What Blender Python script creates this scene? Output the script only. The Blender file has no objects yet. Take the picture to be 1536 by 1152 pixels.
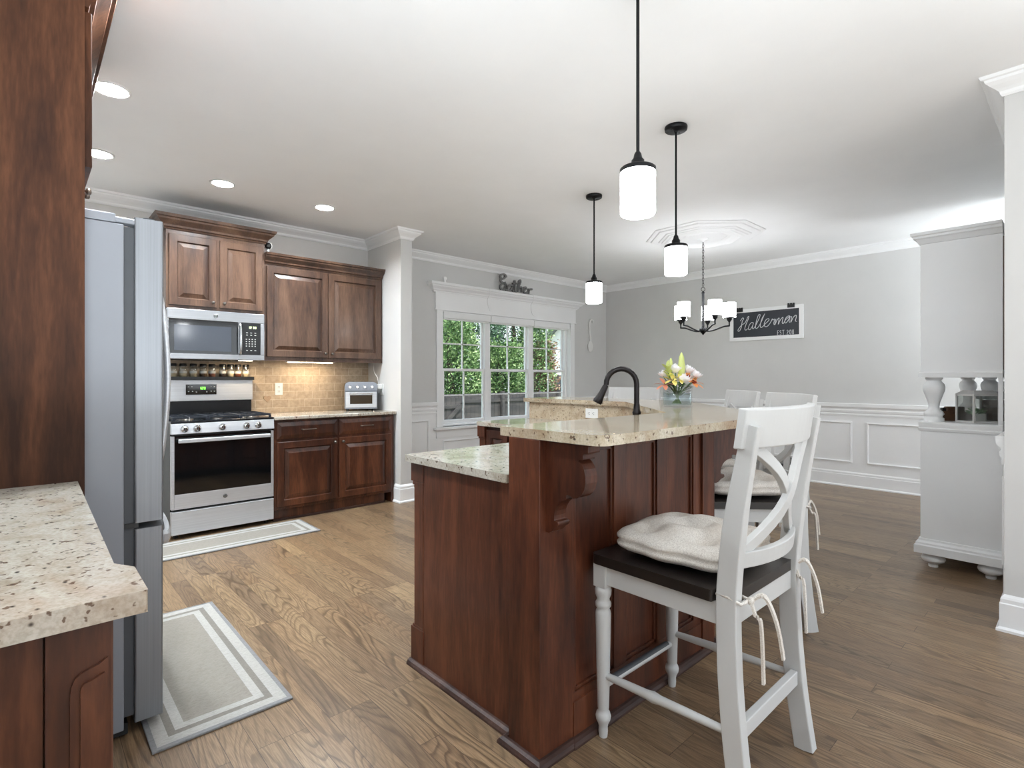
import bpy, bmesh, math, random
from mathutils import Vector, Matrix

S = bpy.context.scene
COL = S.collection
PI = math.pi
rnd = random.Random(7)

# ------------------------------------------------------------------ camera
YAW = math.atan2(872, 800)
cam = bpy.data.cameras.new('camera')
cam.sensor_width = 36.0
cam.lens = 800.0 / 1536.0 * 36.0
cam.shift_y = -9.0 / 1536.0
cam.clip_start = 0.05
cam.clip_end = 300
camo = bpy.data.objects.new('camera', cam)
COL.objects.link(camo)
camo.location = (0, 0, 1.25)
camo.rotation_euler = (PI / 2, 0, YAW - PI / 2)
S.camera = camo

# ------------------------------------------------------------------ sky, sun, exposure
S.view_settings.view_transform = 'Standard'
S.view_settings.look = 'None'
S.view_settings.gamma = 1.0
S.view_settings.use_curve_mapping = False
S.view_settings.exposure = 1.1
S.cycles.max_bounces = 10
S.cycles.diffuse_bounces = 5
S.cycles.transparent_max_bounces = 16
S.cycles.caustics_reflective = False
S.cycles.caustics_refractive = False
S.cycles.sample_clamp_indirect = 6.0

W = bpy.data.worlds.new('world')
S.world = W
W.use_nodes = True
wn = W.node_tree
wn.nodes.clear()
_o = wn.nodes.new('ShaderNodeOutputWorld')
_b = wn.nodes.new('ShaderNodeBackground')
_tc = wn.nodes.new('ShaderNodeTexCoord')
_sx = wn.nodes.new('ShaderNodeSeparateXYZ')
_cr = wn.nodes.new('ShaderNodeValToRGB')
_cr.color_ramp.elements[0].position = 0.0
_cr.color_ramp.elements[0].color = (0.90, 0.96, 1.0, 1)
_cr.color_ramp.elements[1].position = 0.7
_cr.color_ramp.elements[1].color = (0.62, 0.78, 1.0, 1)
wn.links.new(_tc.outputs['Generated'], _sx.inputs[0])
wn.links.new(_sx.outputs['Z'], _cr.inputs[0])
wn.links.new(_cr.outputs[0], _b.inputs[0])
_b.inputs[1].default_value = 1.1
wn.links.new(_b.outputs[0], _o.inputs[0])

_s = bpy.data.lights.new('sun', 'SUN')
_s.energy = 3.2
_s.angle = math.radians(2)
_s.color = (1.0, 0.95, 0.86)
_so = bpy.data.objects.new('sun', _s)
COL.objects.link(_so)
_so.location = (0, -8, 12)
_so.rotation_euler = (math.radians(28), math.radians(-14), 0)

CAN_W = 10.5      # recessed can lights
PEND_E = 14.0      # pendant shade glow
CHAND_E = 9.5     # chandelier shade glow
CEIL = 2.74


# added fill lamps, not room fixtures: two left of and behind the view aimed up at the ceiling, one in the room beyond the hutch wall
for _p, _d, _sx, _sy, _w in (((-0.25, 1.25, 1.15), (0.05, 0.0, 1.0), 0.5, 1.6, 11.0), ((0.1, -0.6, 1.3), (0.10, 0.10, 1.0), 1.3, 1.6, 32.0), ((5.6, -1.0, 1.0), (0, 0.1, 1), 1.8, 1.2, 72.0)):
    _u = bpy.data.lights.new('fill_light', 'AREA')
    _u.shape = 'RECTANGLE'
    _u.size, _u.size_y = _sx, _sy
    _u.energy = _w
    _u.color = (0.84, 0.93, 1.0)
    _uo = bpy.data.objects.new('fill_light', _u)
    COL.objects.link(_uo)
    _uo.location = _p
    _uo.rotation_euler = Vector(_d).to_track_quat('-Z', 'Y').to_euler()


# low fill lamps added in place of daylight at the two tall openings behind the view
for _x, _w, _p in ((1.9, 2.9, 26.0), (5.55, 2.2, 24.0)):
    _u = bpy.data.lights.new('opening_fill', 'AREA')
    _u.shape = 'RECTANGLE'
    _u.size, _u.size_y = _w, 0.8
    _u.energy = _p
    _u.color = (0.86, 0.94, 1.0)
    _uo = bpy.data.objects.new('opening_fill', _u)
    COL.objects.link(_uo)
    _uo.location = (_x, -1.9, 0.5)
    _uo.rotation_euler = (PI / 2, 0, PI)


# ------------------------------------------------------------------ materials
def srgb(r, g, b):
    f = lambda c: (c / 255 / 12.92) if c / 255 <= 0.04045 else ((c / 255 + 0.055) / 1.055) ** 2.4
    return (f(r), f(g), f(b), 1)


class NT:
    def __init__(s, name):
        s.m = bpy.data.materials.new(name)
        s.m.use_nodes = True
        s.t = s.m.node_tree
        s.t.nodes.clear()
        s.out = s.n('ShaderNodeOutputMaterial')
        s.b = s.n('ShaderNodeBsdfPrincipled')
        s.l(s.b.outputs[0], s.out.inputs[0])

    def n(s, t, **k):
        x = s.t.nodes.new(t)
        for a, v in k.items():
            setattr(x, a, v)
        return x

    def l(s, a, b):
        s.t.links.new(a, b)

    def set(s, **k):
        for a, v in k.items():
            s.b.inputs[a.replace('_', ' ')].default_value = v
        return s

    def coord(s, scale=(1, 1, 1), rot=(0, 0, 0)):
        c = s.n('ShaderNodeTexCoord')
        m = s.n('ShaderNodeMapping')
        m.inputs['Scale'].default_value = scale
        m.inputs['Rotation'].default_value = rot
        s.l(c.outputs['Object'], m.inputs[0])
        return m.outputs[0]

    def noise(s, vec, scale, detail=3, rough=0.55, dist=0.0):
        x = s.n('ShaderNodeTexNoise')
        x.inputs['Scale'].default_value = scale
        x.inputs['Detail'].default_value = detail
        x.inputs['Roughness'].default_value = rough
        x.inputs['Distortion'].default_value = dist
        s.l(vec, x.inputs['Vector'])
        return x.outputs['Fac']

    def ramp(s, fac, stops, interp='LINEAR'):
        r = s.n('ShaderNodeValToRGB')
        e = r.color_ramp.elements
        r.color_ramp.interpolation = interp
        full = lambda c: c if len(c) == 4 else (*c, 1)
        e[0].position, e[0].color = stops[0][0], full(stops[0][1])
        e[1].position, e[1].color = stops[-1][0], full(stops[-1][1])
        for p, c in stops[1:-1]:
            q = e.new(p)
            q.color = full(c)
        s.l(fac, r.inputs[0])
        return r.outputs[0]

    def mix(s, fac, a, b, mode='MIX'):
        x = s.n('ShaderNodeMix', data_type='RGBA', blend_type=mode)
        for sock, v in ((x.inputs[0], fac), (x.inputs[6], a), (x.inputs[7], b)):
            if hasattr(v, 'is_linked'):
                s.l(v, sock)
            else:
                sock.default_value = v
        return x.outputs[2]

    def math(s, op, a, b=None, c=None):
        x = s.n('ShaderNodeMath', operation=op)
        for i, v in enumerate((a, b, c)):
            if v is None:
                continue
            if hasattr(v, 'is_linked'):
                s.l(v, x.inputs[i])
            else:
                x.inputs[i].default_value = v
        return x.outputs[0]

    def color(s, c):
        s.l(c, s.b.inputs['Base Color'])
        return s

    def bump(s, h, strength=0.3, dist=0.01):
        x = s.n('ShaderNodeBump')
        x.inputs['Strength'].default_value = strength
        x.inputs['Distance'].default_value = dist
        s.l(h, x.inputs['Height'])
        s.l(x.outputs[0], s.b.inputs['Normal'])
        return s


def plain(name, c, rough=0.5, metal=0.0, var=0.0, **k):
    t = NT(name)
    t.set(Roughness=rough, Metallic=metal, **k)
    if var:
        v = t.coord()
        f = t.noise(v, 3.0, 4)
        lo = tuple(x * (1 - var) for x in c[:3]) + (1,)
        hi = tuple(min(1, x * (1 + var)) for x in c[:3]) + (1,)
        t.color(t.ramp(f, [(0.35, lo), (0.65, hi)]))
    else:
        t.b.inputs['Base Color'].default_value = c
    return t.m


def wood(name, dark, mid, light, rough=0.34, axis='z', coat=0.25, spec=0.5):
    t = NT(name)
    sc = {'z': (7, 7, 0.9), 'x': (0.9, 7, 7), 'y': (7, 0.9, 7)}[axis]
    v = t.coord(sc)
    a = t.noise(v, 1.0, 4, 0.6, 0.8)
    v2 = t.coord(tuple(x * 9 for x in sc))
    b = t.noise(v2, 1.6, 3, 0.6)
    v3 = t.coord((1, 1, 0.6))
    c = t.noise(v3, 2.3, 3)
    f = t.math('ADD', t.math('MULTIPLY', a, 0.55), t.math('MULTIPLY', b, 0.2))
    f = t.math('ADD', f, t.math('MULTIPLY', c, 0.25))
    t.color(t.ramp(f, [(0.39, dark), (0.5, mid), (0.61, light)]))
    t.set(Roughness=rough, Coat_Weight=coat, Coat_Roughness=0.15, Specular_IOR_Level=spec)
    t.bump(b, 0.04, 0.002)
    return t.m


M = {}
M['wood'] = wood('cherry_stained_wood', srgb(44, 22, 14), srgb(74, 40, 25), srgb(106, 62, 40), coat=0.15)
M['wood_up'] = wood('brown_stained_wood', srgb(50, 33, 25), srgb(78, 55, 42), srgb(102, 76, 59), coat=0.12)
M['wood_panel'] = wood('warm_brown_panel', srgb(48, 28, 18), srgb(72, 43, 27), srgb(96, 60, 39), 0.6, coat=0.0, spec=0.2)
M['wood_isl'] = wood('island_dark_cherry', srgb(52, 25, 15), srgb(82, 43, 27), srgb(110, 62, 40), 0.4, coat=0.06, spec=0.4)
M['wood_shoe'] = wood('dark_shoe_moulding', srgb(48, 34, 30), srgb(70, 50, 44), srgb(88, 66, 58), 0.5, axis='x', coat=0.0, spec=0.3)
M['ceil'] = plain('ceiling_paint', srgb(242, 242, 242), 0.85, var=0.01)
M['wall'] = plain('grey_wall_paint', srgb(210, 209, 207), 0.75, var=0.015)
M['white'] = plain('white_trim_paint', srgb(240, 240, 240), 0.38, var=0.01)
M['white_f'] = plain('white_furniture_paint', srgb(197, 196, 194), 0.48, var=0.015)
M['hutch'] = plain('white_hutch_paint', srgb(232, 233, 234), 0.35, var=0.01)
M['black'] = plain('matte_black_metal', srgb(24, 24, 26), 0.42, 0.6)
M['bronze'] = plain('oil_rubbed_bronze', srgb(38, 34, 34), 0.3, 0.7)
M['blackp'] = plain('black_plastic', srgb(18, 18, 20), 0.35)
M['bglass'] = plain('black_glass', srgb(14, 15, 17), 0.06, 0.0, Specular_IOR_Level=0.8)
M['iron'] = plain('cast_iron_grate', srgb(36, 40, 48), 0.5, 0.3)
M['enamel'] = plain('black_enamel', srgb(22, 24, 28), 0.2)
M['pewter'] = plain('pewter', srgb(110, 104, 98), 0.38, 0.9)
M['darkmetal'] = plain('dark_pull', srgb(112, 98, 88), 0.35, 0.8)
M['chrome'] = plain('chrome', srgb(220, 222, 225), 0.12, 1.0)
M['seat'] = plain('espresso_seat', srgb(30, 25, 23), 0.35, var=0.2)
M['plate'] = plain('white_plastic', srgb(238, 238, 236), 0.35)
M['slot'] = plain('dark_slot', srgb(60, 60, 60), 0.6)
M['gasket'] = plain('grey_gasket', srgb(70, 72, 76), 0.5)


def steel(name, c, rough, axis, metal=0.72):
    t = NT(name)
    sc = {'x': (1.5, 160, 160), 'z': (160, 160, 1.5)}[axis]
    f = t.noise(t.coord(sc), 1.0, 3)
    lo = tuple(x * 0.86 for x in c[:3]) + (1,)
    t.color(t.ramp(f, [(0.3, lo), (0.7, c)]))
    t.set(Metallic=metal, Roughness=rough)
    return t.m


M['steel'] = steel('brushed_stainless', srgb(206, 207, 210), 0.32, 'x', 0.5)
M['steel_mw'] = steel('microwave_stainless', srgb(160, 161, 164), 0.26, 'x', 0.7)
M['fridge'] = steel('fridge_steel', srgb(146, 148, 152), 0.4, 'z')
M['fridge_side'] = plain('fridge_grey_paint', srgb(138, 140, 146), 0.5, 0.2, var=0.03)
M['toaster'] = steel('toaster_steel', srgb(150, 153, 160), 0.3, 'x')


def m_emit(name, c, e):
    t = NT(name)
    t.b.inputs['Base Color'].default_value = c
    t.b.inputs['Emission Color'].default_value = c
    t.b.inputs['Emission Strength'].default_value = e
    return t.m


M['shade'] = m_emit('lit_frosted_glass', (0.93, 0.965, 1.0, 1), PEND_E)
M['shade_c'] = m_emit('lit_chandelier_glass', (0.95, 0.975, 1.0, 1), CHAND_E)
M['can'] = m_emit('lit_can_lens', (1, 0.98, 0.95, 1), 8.0)
M['strip'] = m_emit('lit_under_cabinet_strip', (1, 0.8, 0.55, 1), 10.0)
M['digit_g'] = m_emit('green_led_digits', (0.25, 1.0, 0.1, 1), 1.2)
M['digit_w'] = m_emit('pale_led_digits', (0.8, 0.9, 0.55, 1), 0.7)
M['mark'] = plain('pale_button_print', srgb(190, 190, 185), 0.6)


def m_glass(name, tint, gloss=0.08, rough=0.02):
    t = NT(name)
    tr = t.n('ShaderNodeBsdfTransparent')
    tr.inputs[0].default_value = tint
    gl = t.n('ShaderNodeBsdfGlossy')
    gl.inputs['Roughness'].default_value = rough
    fr = t.n('ShaderNodeLayerWeight')
    fr.inputs[0].default_value = 0.5
    mx = t.n('ShaderNodeMixShader')
    f = t.math('ADD', t.math('MULTIPLY', t.math('POWER', fr.outputs['Facing'], 5.0), 0.6), gloss)
    t.l(f, mx.inputs[0])
    t.l(tr.outputs[0], mx.inputs[1])
    t.l(gl.outputs[0], mx.inputs[2])
    t.l(mx.outputs[0], t.out.inputs[0])
    return t.m


M['pane'] = m_glass('window_glass', (0.95, 0.97, 0.97, 1), 0.008)
M['glass'] = m_glass('clear_glass', (0.95, 0.97, 0.98, 1), 0.06)
M['water'] = m_glass('vase_water', (0.86, 0.92, 0.93, 1), 0.04)
M['jarglass'] = m_glass('jar_glass', (0.85, 0.86, 0.85, 1), 0.10)


def m_floor():
    t = NT('oak_plank_floor')
    c = t.n('ShaderNodeTexCoord')
    sp = t.n('ShaderNodeSeparateXYZ')
    t.l(c.outputs['Object'], sp.inputs[0])
    X, Y = sp.outputs[0], sp.outputs[1]
    cb = t.n('ShaderNodeCombineXYZ')
    t.l(Y, cb.inputs[0])
    t.l(X, cb.inputs[1])
    br = t.n('ShaderNodeTexBrick')
    br.offset = 0.37
    br.offset_frequency = 3
    t.l(cb.outputs[0], br.inputs['Vector'])
    br.inputs['Color1'].default_value = (0, 0, 0, 1)
    br.inputs['Color2'].default_value = (1, 1, 1, 1)
    br.inputs['Mortar'].default_value = (0.5, 0.5, 0.5, 1)
    br.inputs['Scale'].default_value = 1.0
    br.inputs['Mortar Size'].default_value = 0.0011
    br.inputs['Mortar Smooth'].default_value = 0.1
    br.inputs['Brick Width'].default_value = 0.95
    br.inputs['Row Height'].default_value = 0.083
    r = t.math('MULTIPLY', br.outputs['Color'], 1.0)
    gv = t.n('ShaderNodeCombineXYZ')
    t.l(t.math('ADD', t.math('MULTIPLY', X, 6.5), t.math('MULTIPLY', r, 57.0)), gv.inputs[0])
    t.l(t.math('ADD', t.math('MULTIPLY', Y, 0.95), t.math('MULTIPLY', r, 31.0)), gv.inputs[1])
    t.l(t.math('MULTIPLY', r, 23.0), gv.inputs[2])
    n1 = t.noise(gv.outputs[0], 1.0, 1.5, 0.45, 0.25)
    rings = t.math('FRACT', t.math('MULTIPLY', n1, 25.0))
    line = t.ramp(rings, [(0.0, (0.9, 0.9, 0.9)), (0.12, (1, 1, 1)), (0.30, (0.35, 0.35, 0.35)), (0.5, (0, 0, 0)), (0.93, (0.0, 0.0, 0.0)), (1.0, (0.9, 0.9, 0.9))])
    fv = t.n('ShaderNodeCombineXYZ')
    t.l(t.math('MULTIPLY', X, 230.0), fv.inputs[0])
    t.l(t.math('MULTIPLY', Y, 11.0), fv.inputs[1])
    t.l(t.math('MULTIPLY', r, 40.0), fv.inputs[2])
    n2 = t.noise(fv.outputs[0], 1.0, 3, 0.6)
    base = t.ramp(r, [(0.0, srgb(134, 109, 84)), (0.35, srgb(158, 132, 102)), (0.6, srgb(147, 119, 90)), (0.8, srgb(126, 104, 82)), (1.0, srgb(174, 146, 111))])
    big = t.noise(t.coord((0.8, 0.5, 1)), 1.0, 2)
    base = t.mix(t.math('MULTIPLY', t.ramp(big, [(0.4, (0, 0, 0)), (0.62, (1, 1, 1))]), 0.25), base, srgb(120, 98, 78))
    f2 = t.ramp(n2, [(0.42, (0.62, 0.60, 0.58)), (0.6, (1, 1, 1))])
    col = t.mix(0.8, base, f2, 'MULTIPLY')
    amt = t.math('ADD', t.math('MULTIPLY', t.math('FRACT', t.math('MULTIPLY', r, 7.3)), 0.5), 0.18)   # some boards are plainer than others
    col = t.mix(t.math('MULTIPLY', line, amt), col, srgb(66, 48, 35))
    col = t.mix(t.math('MULTIPLY', br.outputs['Fac'], 0.75), col, srgb(46, 32, 24))
    t.color(col)
    t.set(Roughness=0.3, Specular_IOR_Level=0.45)
    hh = t.math('MULTIPLY', br.outputs['Fac'], -1.0)
    t.bump(hh, 0.12, 0.003)
    return t.m


M['floor'] = m_floor()


def m_granite(name, pale, mid, brown, veins):
    t = NT(name)
    v = t.coord((1, 1, 1))
    a = t.noise(v, 9.0, 5, 0.62, 0.6)
    base = t.ramp(a, [(0.32, mid), (0.55, pale), (0.75, pale)])
    w = t.coord((3.2, 0.8, 2.0), (0, 0, veins))
    b = t.noise(w, 1.6, 4, 0.6, 1.0)
    base = t.mix(t.ramp(b, [(0.5, (0, 0, 0)), (0.72, (0.75, 0.75, 0.75))]), base, brown)
    g = t.noise(t.coord((1, 1, 1)), 130.0, 2, 0.6)
    base = t.mix(0.5, base, t.ramp(g, [(0.35, (0.62, 0.58, 0.52)), (0.6, (1, 1, 1))]), 'MULTIPLY')
    s1 = t.noise(t.coord((1, 1, 1)), 62.0, 2, 0.5)
    base = t.mix(t.ramp(s1, [(0.63, (0, 0, 0)), (0.67, (0.85, 0.85, 0.85))]), base, srgb(92, 68, 52))
    vo = t.n('ShaderNodeTexVoronoi')
    vo.inputs['Scale'].default_value = 58.0
    t.l(t.coord((1.0, 0.62, 1.0), (0, 0, veins)), vo.inputs['Vector'])
    pick = t.n('ShaderNodeSeparateColor')
    t.l(vo.outputs['Color'], pick.inputs[0])
    sel = t.math('GREATER_THAN', pick.outputs[0], 0.80)
    sp = t.math('MULTIPLY', sel, t.ramp(vo.outputs['Distance'], [(0.12, (1, 1, 1)), (0.26, (0, 0, 0))]))
    base = t.mix(t.math('MULTIPLY', sp, 0.85), base, srgb(44, 34, 30))
    t.color(base)
    t.set(Roughness=0.09, Specular_IOR_Level=0.55)
    return t.m


M['granite'] = m_granite('polished_beige_granite', srgb(200, 194, 183), srgb(172, 162, 146), srgb(168, 140, 116), 0.5)
M['granite_c'] = m_granite('tan_flecked_granite', srgb(202, 190, 168), srgb(174, 154, 126), srgb(152, 118, 88), 0.7)
M['granite_b'] = m_granite('tan_granite_splash', srgb(200, 184, 160), srgb(172, 150, 124), srgb(158, 124, 96), 0.9)


def m_tile():
    t = NT('tumbled_stone_subway_tile')
    c = t.n('ShaderNodeTexCoord')
    sp = t.n('ShaderNodeSeparateXYZ')
    t.l(c.outputs['Object'], sp.inputs[0])
    cb = t.n('ShaderNodeCombineXYZ')
    t.l(sp.outputs[0], cb.inputs[0])
    t.l(t.math('ADD', sp.outputs[2], -0.02), cb.inputs[1])
    br = t.n('ShaderNodeTexBrick')
    t.l(cb.outputs[0], br.inputs['Vector'])
    br.inputs['Color1'].default_value = srgb(186, 165, 140)
    br.inputs['Color2'].default_value = srgb(202, 182, 156)
    br.inputs['Mortar'].default_value = srgb(214, 198, 174)
    br.inputs['Scale'].default_value = 1.0
    br.inputs['Mortar Size'].default_value = 0.004
    br.inputs['Mortar Smooth'].default_value = 0.3
    br.inputs['Brick Width'].default_value = 0.155
    br.inputs['Row Height'].default_value = 0.0785
    n = t.noise(t.coord(), 28.0, 4, 0.65)
    col = t.mix(0.7, br.outputs['Color'], t.ramp(n, [(0.35, (0.72, 0.68, 0.64)), (0.6, (1, 1, 1))]), 'MULTIPLY')
    t.color(col)
    t.set(Roughness=0.55)
    t.bump(t.math('SUBTRACT', t.math('MULTIPLY', n, 0.25), br.outputs['Fac']), 0.5, 0.004)
    return t.m


M['tile'] = m_tile()


def m_rug(name, hx, hy):
    t = NT(name)
    c = t.n('ShaderNodeTexCoord')
    sp = t.n('ShaderNodeSeparateXYZ')
    t.l(c.outputs['Object'], sp.inputs[0])
    d = t.math('MINIMUM', t.math('SUBTRACT', hx, t.math('ABSOLUTE', sp.outputs[0])),
               t.math('SUBTRACT', hy, t.math('ABSOLUTE', sp.outputs[1])))
    f = t.math('MULTIPLY', d, 5.0)
    tape, wht, gry, mid = srgb(140, 140, 141), srgb(178, 175, 170), srgb(134, 129, 121), srgb(146, 140, 131)
    col = t.ramp(f, [(0.0, tape), (0.085, wht), (0.28, gry), (0.40, wht), (0.56, mid)], 'CONSTANT')
    n = t.noise(t.coord((1.2, 3.2, 1)), 60.0, 3, 0.7)
    col = t.mix(0.6, col, t.ramp(n, [(0.32, (0.66, 0.65, 0.62)), (0.6, (1, 1, 1))]), 'MULTIPLY')
    t.color(col)
    t.set(Roughness=0.95)
    ck = t.n('ShaderNodeTexChecker')
    ck.inputs['Scale'].default_value = 260
    t.l(c.outputs['Object'], ck.inputs['Vector'])
    t.bump(t.math('ADD', n, t.math('MULTIPLY', ck.outputs['Fac'], 0.4)), 0.4, 0.003)
    return t.m


def m_linen():
    t = NT('oatmeal_linen')
    n = t.noise(t.coord((1, 1, 1)), 260.0, 2, 0.7)
    k = t.noise(t.coord((1, 1, 1)), 7.0, 3, 0.5)
    col = t.ramp(n, [(0.32, srgb(194, 185, 176)), (0.6, srgb(228, 222, 214))])
    col = t.mix(t.math('MULTIPLY', t.ramp(k, [(0.45, (0, 0, 0)), (0.65, (1, 1, 1))]), 0.35), col, srgb(176, 160, 144))
    t.color(col)
    t.set(Roughness=0.9)
    t.bump(n, 0.25, 0.002)
    return t.m


M['linen'] = m_linen()
M['board'] = plain('slate_chalkboard', srgb(46, 50, 58), 0.5, var=0.12)
M['chalk'] = plain('white_chalk', srgb(214, 216, 218), 0.9)
M['sign'] = plain('grey_painted_letters', srgb(120, 119, 118), 0.5)
M['spoon'] = plain('pale_grey_spoon', srgb(228, 227, 224), 0.5)
M['leaf'] = plain('flower_leaf', srgb(58, 92, 40), 0.5, var=0.35)
M['stem'] = plain('flower_stem', srgb(88, 122, 62), 0.5, var=0.2)
M['petal_w'] = plain('white_petal', srgb(246, 244, 246), 0.5)
M['petal_y'] = plain('yellow_petal', srgb(240, 226, 128), 0.5, var=0.15)
M['petal_g'] = plain('lime_petal', srgb(204, 214, 132), 0.5, var=0.2)
M['petal_o'] = plain('orange_petal', srgb(224, 146, 84), 0.5, var=0.25)
M['petal_p'] = plain('coral_petal', srgb(232, 150, 118), 0.5, var=0.2)
M['rust'] = plain('rust_flower_throat', srgb(140, 52, 24), 0.6)
M['walnut'] = wood('walnut_block', srgb(58, 38, 26), srgb(92, 62, 42), srgb(120, 86, 60), 0.5, 'x', 0.0)
M['mdf'] = plain('brown_backing_board', srgb(120, 104, 92), 0.8, var=0.1)
M['tin'] = plain('grey_tin', srgb(168, 170, 172), 0.4, 0.5)
M['spice_r'] = plain('red_spice', srgb(120, 62, 40), 0.9, var=0.3)
M['spice_b'] = plain('brown_spice', srgb(92, 70, 48), 0.9, var=0.3)
M['spice_p'] = plain('pale_spice', srgb(196, 180, 150), 0.9, var=0.15)
M['spice_k'] = plain('dark_spice', srgb(58, 46, 40), 0.9, var=0.3)
M['tan'] = plain('tan_heart', srgb(178, 150, 122), 0.7, var=0.1)
M['fence'] = wood('weathered_fence', srgb(44, 42, 44), srgb(64, 60, 61), srgb(84, 78, 76), 0.85, 'x', 0.0)
M['picket'] = wood('brown_picket', srgb(58, 44, 42), srgb(82, 64, 60), srgb(106, 86, 80), 0.85, 'z', 0.0)
M['bark'] = plain('tree_bark', srgb(70, 58, 50), 0.9, var=0.3)
M['siding'] = plain('pale_siding', srgb(226, 224, 222), 0.7, var=0.02)
M['shingle'] = plain('grey_shingle', srgb(120, 122, 128), 0.9, var=0.15)
M['grass'] = plain('lawn', srgb(112, 128, 78), 0.95, var=0.25)
M['carpaint'] = plain('white_car_paint', srgb(236, 238, 240), 0.2)
M['concrete'] = plain('pale_concrete', srgb(196, 192, 186), 0.9, var=0.06)


def m_leaves(name, a, b, c):
    t = NT(name)
    g = t.n('ShaderNodeNewGeometry')
    n = t.noise(t.coord(), 2.2, 3, 0.6)
    f = t.math('ADD', t.math('MULTIPLY', n, 0.7), t.math('MULTIPLY', g.outputs['Random Per Island'], 0.35))
    t.color(t.ramp(f, [(0.3, a), (0.52, b), (0.75, c)]))
    t.set(Roughness=0.6)
    t.b.inputs['Transmission Weight'].default_value = 0.0
    return t.m


M['leaves'] = m_leaves('evergreen_sprays', srgb(36, 60, 36), srgb(98, 134, 76), srgb(190, 210, 150))  # ramp ends put shaded gaps and bright highlights into the leaf colour
M['leaves_d'] = m_leaves('deep_green_sprays', srgb(34, 54, 44), srgb(66, 98, 74), srgb(136, 166, 128))
M['leaves_b'] = m_leaves('browned_sprays', srgb(108, 82, 66), srgb(156, 122, 98), srgb(206, 178, 152))
M['succ'] = m_leaves('succulent_green', srgb(60, 110, 60), srgb(120, 170, 110), srgb(190, 220, 180))


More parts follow.
